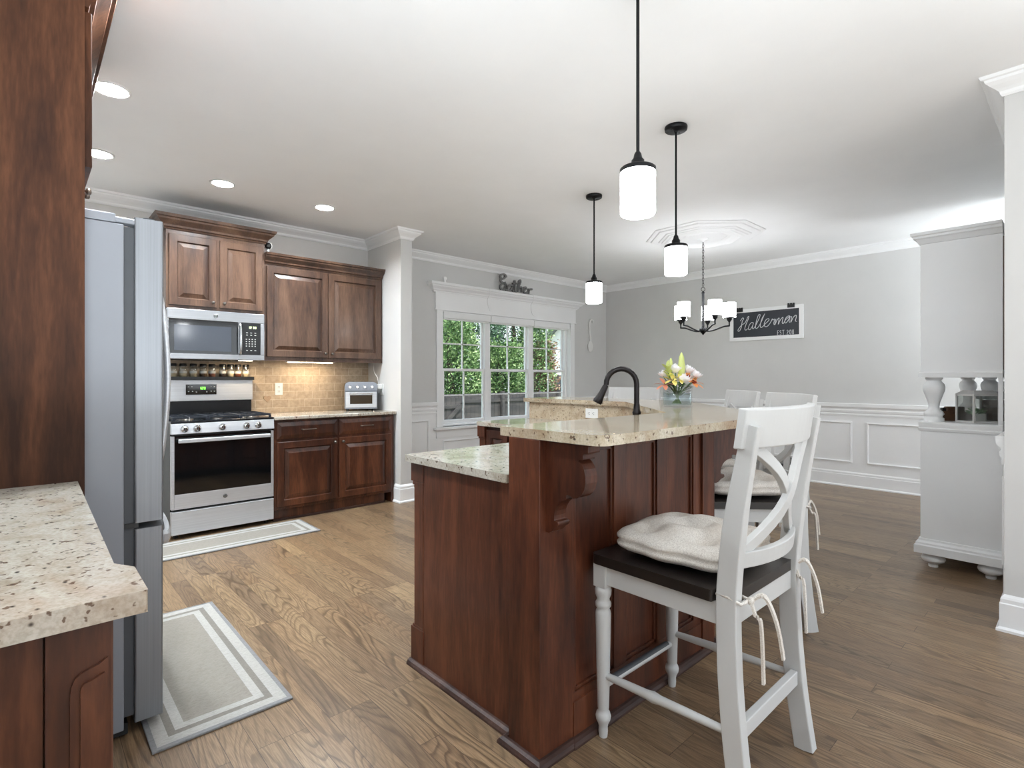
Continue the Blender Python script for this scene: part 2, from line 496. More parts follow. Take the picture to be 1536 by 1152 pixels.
# ------------------------------------------------------------------ mesh builder
class MB:
    def __init__(s):
        s.v, s.f, s.sm = [], [], []
        s.X = Matrix.Identity(4)

    def _add(s, vs, fs, smooth=False):
        o = len(s.v)
        s.v += [tuple(s.X @ Vector(p)) for p in vs]
        s.f += [tuple(i + o for i in q) for q in fs]
        s.sm += [smooth] * len(fs)
        return s

    def box(s, x0, x1, y0, y1, z0, z1):
        v = [(x0, y0, z0), (x1, y0, z0), (x1, y1, z0), (x0, y1, z0), (x0, y0, z1), (x1, y0, z1), (x1, y1, z1), (x0, y1, z1)]
        return s._add(v, [(0, 3, 2, 1), (4, 5, 6, 7), (0, 1, 5, 4), (1, 2, 6, 5), (2, 3, 7, 6), (3, 0, 4, 7)])

    def prism(s, poly, z0, z1, smooth=False):
        n = len(poly)
        v = [(x, y, z0) for x, y in poly] + [(x, y, z1) for x, y in poly]
        s._add(v, [tuple(range(n - 1, -1, -1)), tuple(range(n, 2 * n))])
        return s._add(v, [(i, (i + 1) % n, n + (i + 1) % n, n + i) for i in range(n)], smooth)

    def lathe(s, prof, c=(0, 0, 0), n=24, a0=0.0):
        vs, fs = [], []
        for r, z in prof:
            for k in range(n):
                a = a0 + 2 * PI * k / n
                vs.append((c[0] + r * math.cos(a), c[1] + r * math.sin(a), c[2] + z))
        for i in range(len(prof) - 1):
            for k in range(n):
                fs.append((i * n + k, i * n + (k + 1) % n, (i + 1) * n + (k + 1) % n, (i + 1) * n + k))
        s._add(vs, fs, n > 8)
        if prof[0][0] > 1e-5:
            s._add(vs[:n], [tuple(range(n - 1, -1, -1))])
        if prof[-1][0] > 1e-5:
            s._add(vs[-n:], [tuple(range(n))])
        return s

    def cyl(s, p, q, r, n=16, r2=None):
        return s.tube([p, q], [r, r if r2 is None else r2], n)

    def tube(s, path, r, n=10, sec=None, up=None, closed=False):
        P = [Vector(p) for p in path]
        m = len(P)
        if not hasattr(r, '__len__'):
            r = [r] * m
        vs, fs = [], []
        prev = None
        for i in range(m):
            if closed:
                t = P[(i + 1) % m] - P[i - 1]
            else:
                t = P[min(i + 1, m - 1)] - P[max(i - 1, 0)]
            t.normalize()
            if up is not None:
                nn = Vector(up)
                nn = (nn - t * nn.dot(t)).normalized()
            elif prev is None:
                nn = Vector((0, 0, 1)) if abs(t.z) < 0.9 else Vector((1, 0, 0))
                nn = (nn - t * nn.dot(t)).normalized()
            else:
                nn = (prev - t * prev.dot(t)).normalized()
            prev = nn
            bb = t.cross(nn)
            if sec is None:
                for k in range(n):
                    a = 2 * PI * k / n
                    vs.append(P[i] + (nn * math.cos(a) + bb * math.sin(a)) * r[i])
            else:
                for a, b in sec:
                    vs.append(P[i] + nn * a * r[i] + bb * b * r[i])
        n = len(sec) if sec is not None else n
        for i in range(m if closed else m - 1):
            j = (i + 1) % m
            for k in range(n):
                fs.append((i * n + k, i * n + (k + 1) % n, j * n + (k + 1) % n, j * n + k))
        vs = [tuple(p) for p in vs]
        s._add(vs, fs, sec is None)
        if not closed:
            s._add(vs[:n], [tuple(range(n - 1, -1, -1))])
            s._add(vs[-n:], [tuple(range(n))])
        return s

    def sweep(s, path, prof, closed=False):
        """path: 2D points; prof: (offset to the right, z) ring; mitred corners"""
        P = [Vector(p) for p in path]
        m = len(P)
        vs, fs = [], []
        for i in range(m):
            d0 = d1 = None
            if i > 0 or closed:
                d0 = (P[i] - P[i - 1]).normalized()
            if i < m - 1 or closed:
                d1 = (P[(i + 1) % m] - P[i]).normalized()
            d0 = d0 or d1
            d1 = d1 or d0
            n0, n1 = Vector((d0.y, -d0.x)), Vector((d1.y, -d1.x))
            k = 1 + n0.dot(n1)
            mt = (n0 + n1) / k if k > 1e-6 else n0
            for o, z in prof:
                q = P[i] + mt * o
                vs.append((q.x, q.y, z))
        n = len(prof)
        for i in range(m if closed else m - 1):
            j = (i + 1) % m
            for k in range(n):
                fs.append((i * n + k, j * n + k, j * n + (k + 1) % n, i * n + (k + 1) % n))
        s._add(vs, fs)
        if not closed:
            s._add(vs[:n], [tuple(range(n))])
            s._add(vs[-n:], [tuple(range(n - 1, -1, -1))])
        return s

    def rings(s, w, h, spec, t):
        """panel front in local x (0..w), z (0..h); front faces -y; spec: (inset, depth) pairs, depth + = out; slab thickness t"""
        vs = []
        for ins, d in spec:
            vs += [(ins, -d, ins), (w - ins, -d, ins), (w - ins, -d, h - ins), (ins, -d, h - ins)]
        fs = []
        for i in range(len(spec) - 1):
            for k in range(4):
                fs.append((i * 4 + k, i * 4 + (k + 1) % 4, i * 4 + 4 + (k + 1) % 4, i * 4 + 4 + k))
        L = (len(spec) - 1) * 4
        fs.append((L, L + 1, L + 2, L + 3))
        o = len(vs)
        vs += [(0, t, 0), (w, t, 0), (w, t, h), (0, t, h)]
        for k in range(4):
            fs.append((o + k, o + (k + 1) % 4, (k + 1) % 4, k))
        fs.append((o + 3, o + 2, o + 1, o))
        return s._add(vs, fs)

    def sphere(s, c, rx, ry=None, rz=None, n=16, m=10):
        ry = rx if ry is None else ry
        rz = rx if rz is None else rz
        vs, fs = [], []
        for i in range(m + 1):
            a = -PI / 2 + PI * i / m
            for k in range(n):
                b = 2 * PI * k / n
                vs.append((c[0] + rx * math.cos(a) * math.cos(b), c[1] + ry * math.cos(a) * math.sin(b), c[2] + rz * math.sin(a)))
        for i in range(m):
            for k in range(n):
                fs.append((i * n + k, i * n + (k + 1) % n, (i + 1) * n + (k + 1) % n, (i + 1) * n + k))
        return s._add(vs, fs, True)

    def build(s, name, mat, parent=None, bevel=0.0, seg=2, sub=0):
        off = Vector((0, 0, 0))
        p = parent
        while p is not None:
            off += p.location
            p = p.parent
        me = bpy.data.meshes.new(name)
        me.from_pydata([tuple(Vector(q) - off) for q in s.v] if parent else s.v, [], s.f)
        me.polygons.foreach_set('use_smooth', s.sm)
        me.materials.append(M[mat] if isinstance(mat, str) else mat)
        me.validate()
        if len(s.f) < 6000:
            bm = bmesh.new()
            bm.from_mesh(me)
            bmesh.ops.recalc_face_normals(bm, faces=bm.faces)
            bm.to_mesh(me)
            bm.free()
        me.update()
        o = bpy.data.objects.new(name, me)
        COL.objects.link(o)
        o.parent = parent
        if bevel:
            b = o.modifiers.new('bevel', 'BEVEL')
            b.width = bevel
            b.segments = seg
            b.limit_method = 'ANGLE'
            b.angle_limit = math.radians(40)
        if sub:
            b = o.modifiers.new('sub', 'SUBSURF')
            b.levels = b.render_levels = sub
        return o


def smooth_path(pts, k=6):
    P = [Vector(p) for p in pts]
    out = []
    for i in range(len(P) - 1):
        a, b, c, d = P[max(i - 1, 0)], P[i], P[i + 1], P[min(i + 2, len(P) - 1)]
        for j in range(k):
            t = j / k
            out.append(0.5 * ((2 * b) + (c - a) * t + (2 * a - 5 * b + 4 * c - d) * t * t + (3 * b - a - 3 * c + d) * t ** 3))
    out.append(P[-1])
    return out


def tag(o, label, cat, group=None, kind=None):
    o['label'] = label
    o['category'] = cat
    if group:
        o['group'] = group
    if kind:
        o['kind'] = kind
    return o


def thing(name, label, cat, loc=(0, 0, 0), group=None, rotz=0.0):
    o = bpy.data.objects.new(name, None)
    o.empty_display_size = 0.1
    COL.objects.link(o)
    o.location = loc
    o.rotation_euler = (0, 0, rotz)
    return tag(o, label, cat, group)


def struct(o, label, cat):
    return tag(o, label, cat, None, 'structure')


def kids(o):
    return [c for c in bpy.data.objects if c.parent == o]


def copy_tree(o, parent=None):
    c = o.copy()
    COL.objects.link(c)
    c.parent = parent
    for ch in kids(o):
        copy_tree(ch, c)
    return c


def dup(o, label, loc, rotz=0.0):
    c = copy_tree(o)
    c.location = loc
    c.rotation_euler = (0, 0, rotz)
    c['label'] = label
    return c


def area(name, loc, size, power, color, rot=(0, 0, 0), shape='DISK', parent=None, spread=None, sy=None):
    l = bpy.data.lights.new(name, 'AREA')
    l.shape = shape
    l.size = size
    if sy:
        l.size_y = sy
    l.energy = power
    l.color = color
    if spread:
        l.spread = spread
    o = bpy.data.objects.new(name, l)
    COL.objects.link(o)
    o.location = loc
    o.rotation_euler = rot
    return o


# ================================================================== SETTING
BY = 5.38      # kitchen / window wall face
DX = 7.02      # dining wall face
struct(MB().box(-0.7, 7.3, -1.7, 5.6, -0.06, 0.0).build('floor', 'floor'), 'brown oak plank floor running through kitchen and dining area', 'floor')
struct(MB().box(-0.7, 7.3, -1.7, 5.6, CEIL, CEIL + 0.1).build('ceiling', 'ceil'), 'smooth white ceiling', 'ceiling')
WX0, WX1, WZ0, WZ1 = 3.77, 6.13, 0.66, 2.08
w = MB()
w.box(-0.7, WX0, BY, BY + 0.16, 0, CEIL).box(WX1, 7.18, BY, BY + 0.16, 0, CEIL)
w.box(WX0, WX1, BY, BY + 0.16, 0, WZ0).box(WX0, WX1, BY, BY + 0.16, WZ1, CEIL)
struct(w.build('wall_back', 'wall'), 'grey wall behind the range, cabinets and triple window', 'wall')
struct(MB().box(-0.7, -0.55, -1.7, BY, 0, CEIL).build('wall_left', 'wall'), 'grey wall behind the fridge', 'wall')
w = MB()
w.box(-0.7, 0.4, -1.85, -1.7, 0, CEIL).box(3.4, 4.4, -1.85, -1.7, 0, CEIL).box(6.7, 7.17, -1.85, -1.7, 0, CEIL).box(0.4, 3.4, -1.85, -1.7, 2.3, CEIL).box(4.4, 6.7, -1.85, -1.7, 2.3, CEIL)  # unseen wall, its openings sized to control light from behind
struct(w.build('wall_rear', 'wall'), 'unseen grey wall with two tall openings added for light behind the view', 'wall')
struct(MB().box(DX, DX + 0.15, -1.7, BY, 0, CEIL).build('wall_right', 'wall'), 'grey dining wall with the chalkboard', 'wall')
PX0, PX1, PY = 2.79, 2.92, 4.69
struct(MB().box(PX0, PX1, PY, BY, 0, CEIL).build('wall_partition', 'wall'), 'short grey wall stub between kitchen run and window', 'wall')
RX, RY = 3.585, 0.298
struct(MB().prism([(RX, -0.2), (RX, RY), (6.0, RY), (6.0, RY - 0.15), (RX + 0.15, RY - 0.15), (RX + 0.15, -0.2)], 0, CEIL).build('wall_front', 'wall'),
       'grey wall corner beside the white hutch', 'wall')

crown = [(0, 2.645), (0.008, 2.645), (0.014, 2.655), (0.018, 2.668), (0.03, 2.68), (0.05, 2.695), (0.066, 2.71), (0.07, 2.722), (0.082, 2.725), (0.088, 2.7399), (0, 2.7399)]
room = [(-0.55, BY), (PX0, BY), (PX0, PY), (PX1, PY), (PX1, BY), (DX, BY), (DX, -1.7)]
room2 = [(6.0, RY), (RX, RY), (RX, -0.2)]
struct(MB().sweep(room, crown).sweep(room2, crown).build('trim_1', 'white'), 'white crown moulding under the ceiling', 'moulding')
bprof = [(0, 0), (0.030, 0), (0.030, 0.012), (0.018, 0.022), (0.018, 0.135), (0.014, 0.140), (0.014, 0.158), (0.009, 0.168), (0, 0.180)]
struct(MB().sweep([(PX0, 4.80), (PX0, PY), (PX1, PY), (PX1, BY), (DX, BY), (DX, -1.7)], bprof).sweep(room2, bprof).build('baseboard_room', 'white'),
       'tall white baseboard around the dining end', 'baseboard')
# wainscot boards, chair rail and panel frames
w = MB()
w.sweep([(PX1, BY), (DX, BY), (DX, -1.7)], [(0, 0.17), (0.006, 0.17), (0.006, 0.62), (0, 0.62)])
w.sweep([(6.0, RY), (RX + 0.02, RY)], [(0, 0.17), (0.006, 0.17), (0.006, 0.62), (0, 0.62)])
w.sweep([(PX1, BY), (3.69, BY)], [(0, 0.62), (0.006, 0.62), (0.006, 0.96), (0, 0.96)])
w.sweep([(6.21, BY), (DX, BY), (DX, -1.7)], [(0, 0.62), (0.006, 0.62), (0.006, 0.96), (0, 0.96)])
w.sweep([(6.0, RY), (RX + 0.02, RY)], [(0, 0.62), (0.006, 0.62), (0.006, 0.96), (0, 0.96)])
struct(w.build('trim_2', 'white'), 'white wainscot boards on the lower walls', 'wainscot')
rail = [(0.005, 0.815), (0.014, 0.818), (0.016, 0.835), (0.010, 0.842), (0.010, 0.852), (0.020, 0.858), (0.022, 0.880), (0.014, 0.888), (0.016, 0.900),
        (0.026, 0.910), (0.034, 0.918), (0.036, 0.955), (0.030, 0.960), (0.005, 0.960)]
w = MB()
w.sweep([(PX1, BY), (3.69, BY)], rail)
w.sweep([(6.21, BY), (DX, BY), (DX, -1.7)], rail)
w.sweep([(6.0, RY), (RX + 0.03, RY)], rail)
struct(w.build('trim_3', 'white'), 'white chair rail along the dining walls', 'moulding')
w = MB()
fp = [(0.0, 0.0), (0.022, 0.0), (0.022, 0.010), (0.013, 0.016), (0.007, 0.010), (0.0, 0.010)]


def frame_on(mbx, axis, base, u0, u1, z0, z1, sgn):
    # picture-frame moulding on a wall; axis 'x' wall along x (faces -y), 'y' wall along y (faces -x)
    pts = [(u0, z0), (u1, z0), (u1, z1), (u0, z1)]
    sub = MB()
    sub.sweep(pts, [(-o, d) for o, d in fp], closed=True)
    for (a, b, c) in sub.v:
        pass
    vs = [(p, base + sgn * d, q) if axis == 'x' else (base + sgn * d, p, q) for p, q, d in sub.v]
    mbx._add(vs, sub.f)


for y0, y1 in ((0.42, 0.86), (0.98, 1.73), (1.87, 2.74), (2.88, 3.75), (3.89, 5.2)):
    frame_on(w, 'y', DX - 0.006, y0, y1, 0.275, 0.75, -1)
frame_on(w, 'x', BY - 0.006, 2.99, 3.58, 0.275, 0.75, -1)
frame_on(w, 'x', BY - 0.006, 3.78, 4.88, 0.275, 0.49, -1)
frame_on(w, 'x', BY - 0.006, 5.02, 6.12, 0.275, 0.49, -1)
frame_on(w, 'x', BY - 0.006, 6.32, 6.94, 0.275, 0.75, -1)
frame_on(w, 'x', RY + 0.006, 3.72, 4.35, 0.275, 0.75, 1)
struct(w.build('trim_4', 'white'), 'white panel mouldings on the wainscot', 'moulding')
# window casing: sides, header with crown, stool, apron
w = MB()
w.box(3.685, 3.775, BY - 0.022, BY, 0.64, 2.12).box(6.125, 6.215, BY - 0.022, BY, 0.64, 2.12)
w.box(3.665, 6.235, BY - 0.028, BY, 2.08, 2.31)
w.box(3.655, 6.245, BY - 0.034, BY, 2.075, 2.09)
hp = [(0, 2.29), (0.032, 2.29), (0.034, 2.305), (0.045, 2.312), (0.055, 2.33), (0.085, 2.352), (0.092, 2.368), (0.11, 2.374), (0.112, 2.402), (0, 2.402)]
w.sweep([(3.665, BY), (3.665, BY - 0.001), (6.235, BY - 0.001), (6.235, BY)], hp)
w.box(3.645, 6.255, BY - 0.065, BY + 0.06, 0.622, 0.652)
w.box(3.685, 6.215, BY - 0.02, BY, 0.52, 0.622)
# jamb liners
w.box(WX0, WX0 + 0.015, BY, BY + 0.14, WZ0, WZ1).box(WX1 - 0.015, WX1, BY, BY + 0.14, WZ0, WZ1)
w.box(WX0, WX1, BY, BY + 0.14, WZ1 - 0.015, WZ1).box(WX0, WX1, BY, BY + 0.14, WZ0 - 0.01, WZ0 + 0.02)
struct(w.build('trim_5', 'white', bevel=0.002), 'white window casing with crowned header and sill', 'window casing')
# three double-hung windows
for i, (x0, x1, where) in enumerate(((3.785, 4.545, 'nearest the wall stub'), (4.545, 5.352, 'in the middle'), (5.352, 6.115, 'nearest the room corner'))):
    w = MB()
    ya, yb = BY + 0.055, BY + 0.125
    w.box(x0, x0 + 0.045, ya, yb, WZ0 + 0.02, WZ1 - 0.015).box(x1 - 0.045, x1, ya, yb, WZ0 + 0.02, WZ1 - 0.015)
    w.box(x0, x1, ya, yb, WZ1 - 0.05, WZ1 - 0.015)
    w.box(x0 + 0.045, x1 - 0.045, ya, yb, WZ0 + 0.02, WZ0 + 0.035)
    zm = 1.352
    for (za, zb, yy) in ((WZ0 + 0.035, zm + 0.018, BY + 0.068), (zm - 0.018, WZ1 - 0.05, BY + 0.1)):
        xa, xb = x0 + 0.045, x1 - 0.045
        w.box(xa, xa + 0.026, yy, yy + 0.028, za, zb).box(xb - 0.026, xb, yy, yy + 0.028, za, zb)
        w.box(xa, xb, yy - 0.001, yy + 0.029, za, za + 0.032).box(xa, xb, yy - 0.001, yy + 0.029, zb - 0.032, zb)
    win = struct(w.build('window_%d' % (i + 1), 'white', bevel=0.002), 'white double-hung window ' + where, 'window')
    mu, gl = MB(), MB()
    for (za, zb, yy) in ((WZ0 + 0.067, zm - 0.014, BY + 0.068), (zm + 0.014, WZ1 - 0.082, BY + 0.1)):
        xc = (x0 + x1) / 2
        zc = (za + zb) / 2
        mu.box(xc - 0.008, xc + 0.008, yy + 0.004, yy + 0.022, za, zb).box(x0 + 0.07, x1 - 0.07, yy + 0.004, yy + 0.022, zc - 0.008, zc + 0.008)
        gl.box(x0 + 0.068, x1 - 0.068, yy + 0.011, yy + 0.014, za - 0.004, zb + 0.004)
    mu.build('muntin', 'white', win)
    gl.build('pane', 'pane', win)
    b = thing('window_blind', 'white raised roller blind cassette over the window ' + where, 'blind', ((x0 + x1) / 2, BY + 0.02, 2.03), 'roller blinds')
    MB().box(x0 + 0.004, x1 - 0.004, BY - 0.02, BY + 0.05, 1.985, 2.064).build('cassette', 'white', b, bevel=0.006)
    MB().box(x0 + 0.02, x1 - 0.02, BY + 0.005, BY + 0.03, 1.968, 1.986).build('hem_bar', 'plate', b, bevel=0.004)
# tile backsplash
struct(MB().box(0.78, PX0 - 0.001, BY - 0.012, BY, 0.914, 1.45).build('trim_6', 'tile'), 'tan tumbled stone subway tile backsplash', 'backsplash')

# ------------------------------------------------------------------ ceiling medallion
md = MB()
ap = [(0.545, 2.7399), (0.545, 2.732), (0.525, 2.728), (0.505, 2.728), (0.497, 2.718), (0.43, 2.716), (0.422, 2.708), (0.40, 2.706), (0.392, 2.698), (0.37, 2.696),
      (0.36, 2.69), (0.335, 2.688), (0.31, 2.70), (0.26, 2.712), (0.22, 2.716), (0.2, 2.706), (0.0, 2.704)]
md.lathe([(r / math.cos(PI / 8), z) for r, z in ap], (5.245, 2.755, 0), 8, PI / 8)
tag(md.build('ceiling_medallion', 'white'), 'white octagonal stepped ceiling medallion above the chandelier', 'ceiling medallion')

# ------------------------------------------------------------------ recessed lights
cans = [((0.335, 3.425), 'recessed ceiling light above the fridge, larger of the two half hidden by its cabinet'),
        ((0.371, 4.46), 'recessed ceiling light beside the fridge cabinet, close to the crown moulding'),
        ((1.128, 4.505), 'recessed ceiling light above the microwave cabinet'),
        ((1.943, 4.537), 'recessed ceiling light above the wide wall cabinet'),
        ((0.343, 2.40), 'recessed ceiling light over the pale rug, cut off by the top edge')]
for (x, y), lab in cans:
    c = thing('recessed_light', lab, 'ceiling light', (x, y, CEIL), 'recessed ceiling lights')
    MB().lathe([(0.072, CEIL - 0.001), (0.088, CEIL - 0.001), (0.088, CEIL - 0.006), (0.080, CEIL - 0.009), (0.072, CEIL - 0.006), (0.072, CEIL - 0.001)], (x, y, 0), 32).build('trim_ring', 'white', c)
    MB().lathe([(0.0, CEIL - 0.004), (0.072, CEIL - 0.004)], (x, y, 0), 32).build('lens', 'can', c)
    area('can_light', (x, y, CEIL - 0.03), 0.13, CAN_W, (0.83, 0.93, 1.0), spread=math.radians(150))

# ================================================================== KITCHEN RUN
RAISED = [(0.0, -0.003), (0.003, 0.0), (0.056, 0.0), (0.059, -0.004), (0.063, -0.013), (0.068, -0.013), (0.098, -0.002), (0.100, 0.0), (0.104, 0.0)]
DRAWER = [(0.0, -0.008), (0.030, -0.001), (0.034, 0.0), (0.038, 0.0)]


def door(parent, name, x, y, z, w, h, mat, spec=RAISED, rot=0.0, t=0.018):
    b = MB()
    b.X = Matrix.Translation((x, y, z)) @ Matrix.Rotation(rot, 4, 'Z')
    b.rings(w, h, spec, t)
    return b.build(name, mat, parent)


def knob(parent, p, d=(0, -1, 0), mat='pewter'):
    b = MB()
    q = Vector(p)
    d = Vector(d)
    b.tube([q, q + d * 0.012, q + d * 0.016, q + d * 0.028, q + d * 0.031], [0.006, 0.005, 0.013, 0.013, 0.006], 12)
    b.build('knob', mat, parent)


def crown_of(name, path, z0, z1, mat, parent, out=0.075):
    h = z1 - z0
    prof = [(0, 0), (0.008, 0), (0.012, 0.10), (0.022, 0.16), (0.026, 0.30), (0.034, 0.38), (0.060, 0.62), (0.064, 0.74), (0.074, 0.80), (0.080, 1.0), (0, 1.0)]
    MB().sweep(path, [(a * out / 0.08, z0 + b * h) for a, b in prof]).build(name, mat, parent)


# cabinet above the microwave
cb = thing('wall_cabinet', 'smaller brown wall cabinet with two raised-panel doors above the microwave', 'cabinet', (1.225, BY, 1.82))
x0, x1, fy = 0.848, 1.603, 5.045
MB().box(x0, x1, fy, BY - 0.001, 1.821, 2.50).build('carcass', 'wood_up', cb, bevel=0.002)
for k, xa in enumerate((x0 + 0.02, (x0 + x1) / 2 + 0.012)):
    d = door(cb, 'door', xa, fy - 0.018, 1.845, 0.345, 0.575, 'wood_up')
    knob(d, (xa + (0.315 if k == 0 else 0.03), fy - 0.018, 1.885))
crown_of('crown', [(x0, BY), (x0, fy), (x1, fy), (x1, BY)][::-1][::-1], 2.455, 2.565, 'wood_up', cb, 0.085)
# wide wall cabinet
cb = thing('wall_cabinet', 'wide brown wall cabinet with two tall raised-panel doors beside the wall stub', 'cabinet', (2.19, BY, 1.405))
x0, x1, fy = 1.606, 2.786, 5.06
MB().box(x0, x1, fy, BY - 0.001, 1.42, 2.33).build('carcass', 'wood_up', cb, bevel=0.002)
MB().box(x0, x1, fy - 0.004, fy + 0.02, 1.405, 1.425).build('light_rail', 'wood_up', cb)
for k, xa in enumerate((x0 + 0.02, 2.20)):
    d = door(cb, 'door', xa, fy - 0.018, 1.445, 0.565, 0.82, 'wood_up')
    knob(d, (xa + (0.535 if k == 0 else 0.03), fy - 0.018, 1.485))
crown_of('crown', [(x0, BY - 0.3), (x0, fy), (x1 - 0.001, fy)][1:], 2.285, 2.38, 'wood_up', cb, 0.075)
# under-cabinet light
u = thing('under_cabinet_light', 'slim warm light bar glowing under the wide wall cabinet', 'light', (2.08, 5.2, 1.40))
MB().box(1.85, 2.32, 5.17, 5.23, 1.402, 1.4195).build('housing', 'white', u)
MB().box(1.87, 2.30, 5.18, 5.22, 1.398, 1.402).build('lens', 'strip', u)
area('under_cabinet_lamp', (2.085, 5.2, 1.39), 0.42, 0.45, (1, 0.82, 0.6), shape='RECTANGLE', sy=0.04)
# small security camera on the wide cabinet
u = thing('security_camera', 'small white round camera with black lens on the wide cabinet top', 'camera', (1.652, 5.1, 2.38))
MB().lathe([(0.028, 2.381), (0.028, 2.392), (0.012, 2.397), (0.010, 2.43)], (1.652, 5.1, 0), 20).build('stand', 'plate', u)
hd = MB().sphere((1.652, 5.1, 2.457), 0.036, n=20, m=14).build('head', 'plate', u)
MB().sphere((1.6475, 5.0835, 2.4545), 0.031, 0.024, 0.031, 20, 12).build('lens', 'bglass', hd)

# microwave
mw = thing('microwave', 'stainless over-the-range microwave with black glass door', 'microwave', (1.21, BY, 1.405))
x0, x1, fy, z0, z1 = 0.848, 1.590, 5.0, 1.405, 1.815
MB().box(x0, x1, fy + 0.03, BY - 0.013, z0, z1).build('body', 'blackp', mw, bevel=0.003)
f = MB()
f.box(x0, x1, fy, fy + 0.035, 1.73, z1)
f.box(x0, x1, fy, fy + 0.035, z0, 1.452)
f.box(x0, x0 + 0.012, fy, fy + 0.035, 1.452, 1.73)
f.box(1.372, 1.402, fy, fy + 0.035, 1.452, 1.73)
f.box(1.556, x1, fy, fy + 0.035, 1.452, 1.73)
f.build('front_frame', 'steel_mw', mw, bevel=0.004)
dg = MB().box(x0 + 0.012, 1.372, fy + 0.003, fy + 0.03, 1.452, 1.73).build('door_glass', 'bglass', mw)
MB().box(x0 + 0.05, 1.32, fy + 0.0015, fy + 0.004, 1.475, 1.685).build('door_window', plain('microwave_window', srgb(58, 62, 70), 0.12), dg)
h = MB()
h.tube(smooth_path([(1.384, fy, 1.722), (1.384, fy - 0.03, 1.70), (1.384, fy - 0.042, 1.59), (1.384, fy - 0.03, 1.475), (1.384, fy, 1.455)], 5), 0.011, 10)
h.build('handle', 'chrome', mw)
cp = MB().box(1.402, 1.556, fy + 0.002, fy + 0.03, 1.452, 1.73).build('control_panel', 'blackp', mw)
for r in range(4):
    for c in range(4):
        MB().box(1.435 + c * 0.024, 1.445 + c * 0.024, fy, fy + 0.003, 1.525 + r * 0.02, 1.533 + r * 0.02).build('button', 'mark', cp)
for zz in (1.622, 1.642, 1.488):
    for c in range(3):
        MB().box(1.438 + c * 0.034, 1.452 + c * 0.034, fy, fy + 0.003, zz, zz + 0.006).build('button', 'mark', cp)


def seven(mbx, ch, x, y, z, w, h, t, ax=1):
    segs = {'0': 'abcdef', '1': 'bc', '2': 'abged', '3': 'abgcd', '4': 'fgbc', '5': 'afgcd', '7': 'abc', '8': 'abcdefg', '9': 'abcfgd'}[ch]
    R = {'a': (0, w, h - t, h), 'd': (0, w, 0, t), 'g': (0, w, h / 2 - t / 2, h / 2 + t / 2), 'f': (0, t, h / 2, h), 'e': (0, t, 0, h / 2), 'b': (w - t, w, h / 2, h), 'c': (w - t, w, 0, h / 2)}
    for s_ in segs:
        a, b, c, d = R[s_]
        mbx.box(x + a, x + b, y, y + 0.002, z + c, z + d)


k = MB()
for i, ch in enumerate('1239'):
    seven(k, ch, 1.455 + i * 0.016 + (0.006 if i > 1 else 0), fy, 1.682, 0.011, 0.02, 0.003)
k.build('clock_display', 'digit_w', cp)


def roundel(parent, x, y, z, r):
    lg = MB()
    lg.X = Matrix.Translation((x, y, z)) @ Matrix.Rotation(PI / 2, 4, 'X')
    lg.lathe([(0, 0.003), (r * 0.93, 0.003), (r, 0.0)], (0, 0, 0), 24)
    o = lg.build('logo', 'blackp', parent)
    s_ = MB()
    pts = []
    for i in range(25):
        a = 2 * PI * i / 24
        pts.append((x + 0.86 * r * math.cos(a), y - 0.004, z + 0.86 * r * math.sin(a)))
    s_.tube(pts[:-1], r * 0.07, 6, closed=True)
    # two looping script letters
    g = [(-0.05, 0.35), (-0.3, 0.5), (-0.5, 0.2), (-0.4, -0.2), (-0.15, -0.1), (-0.12, 0.1), (-0.2, -0.4), (-0.4, -0.5)]
    e = [(0.5, 0.3), (0.3, 0.45), (0.15, 0.25), (0.35, 0.08), (0.12, -0.1), (0.15, -0.4), (0.4, -0.42), (0.55, -0.2)]
    for q in (g, e):
        s_.tube([(p[0], p[1], p[2]) for p in smooth_path([(x + a * r, y - 0.004, z + b * r) for a, b in q], 4)], r * 0.07, 6)
    s_.build('monogram', 'chrome', o)


roundel(mw, 1.20, fy, 1.772, 0.018)
ml = MB().box(1.42, 1.52, 5.10, 5.16, 1.402, 1.4055).build('task_lamp', 'strip', mw)
area('microwave_lamp', (1.47, 5.13, 1.395), 0.08, 0.8, (1, 0.78, 0.5))

# range
rg = thing('gas_range', 'stainless freestanding gas range with black oven window', 'range', (1.215, 5.05, 0))
x0, x1, fy = 0.838, 1.594, 4.775
MB().box(x0, x1, fy + 0.045, BY - 0.02, 0.05, 0.895).build('body', 'blackp', rg, bevel=0.003)
MB().box(x0 - 0.002, x1 + 0.002, fy + 0.0, BY - 0.06, 0.895, 0.914).build('cooktop', 'enamel', rg, bevel=0.005)
pn = MB()
pn.prism([(fy + 0.045, 0.815), (fy - 0.012, 0.815), (fy - 0.004, 0.895), (fy + 0.045, 0.9)], x0, x1)
pn.v = [(z, x, y) for x, y, z in pn.v]
pn.f = [tuple(reversed(q)) for q in pn.f]
cpn = pn.build('control_panel', 'steel', rg, bevel=0.003)
for kx in (0.925, 1.012, 1.19, 1.372, 1.465):
    b = MB()
    b.tube([(kx, fy - 0.009, 0.855), (kx, fy - 0.02, 0.855), (kx, fy - 0.022, 0.855), (kx, fy - 0.042, 0.854), (kx, fy - 0.046, 0.854)], [0.027, 0.027, 0.023, 0.019, 0.014], 20)
    kb = b.build('knob', 'chrome', cpn)
    MB().box(kx - 0.003, kx + 0.003, fy - 0.05, fy - 0.044, 0.836, 0.873).build('pointer', 'slot', kb)
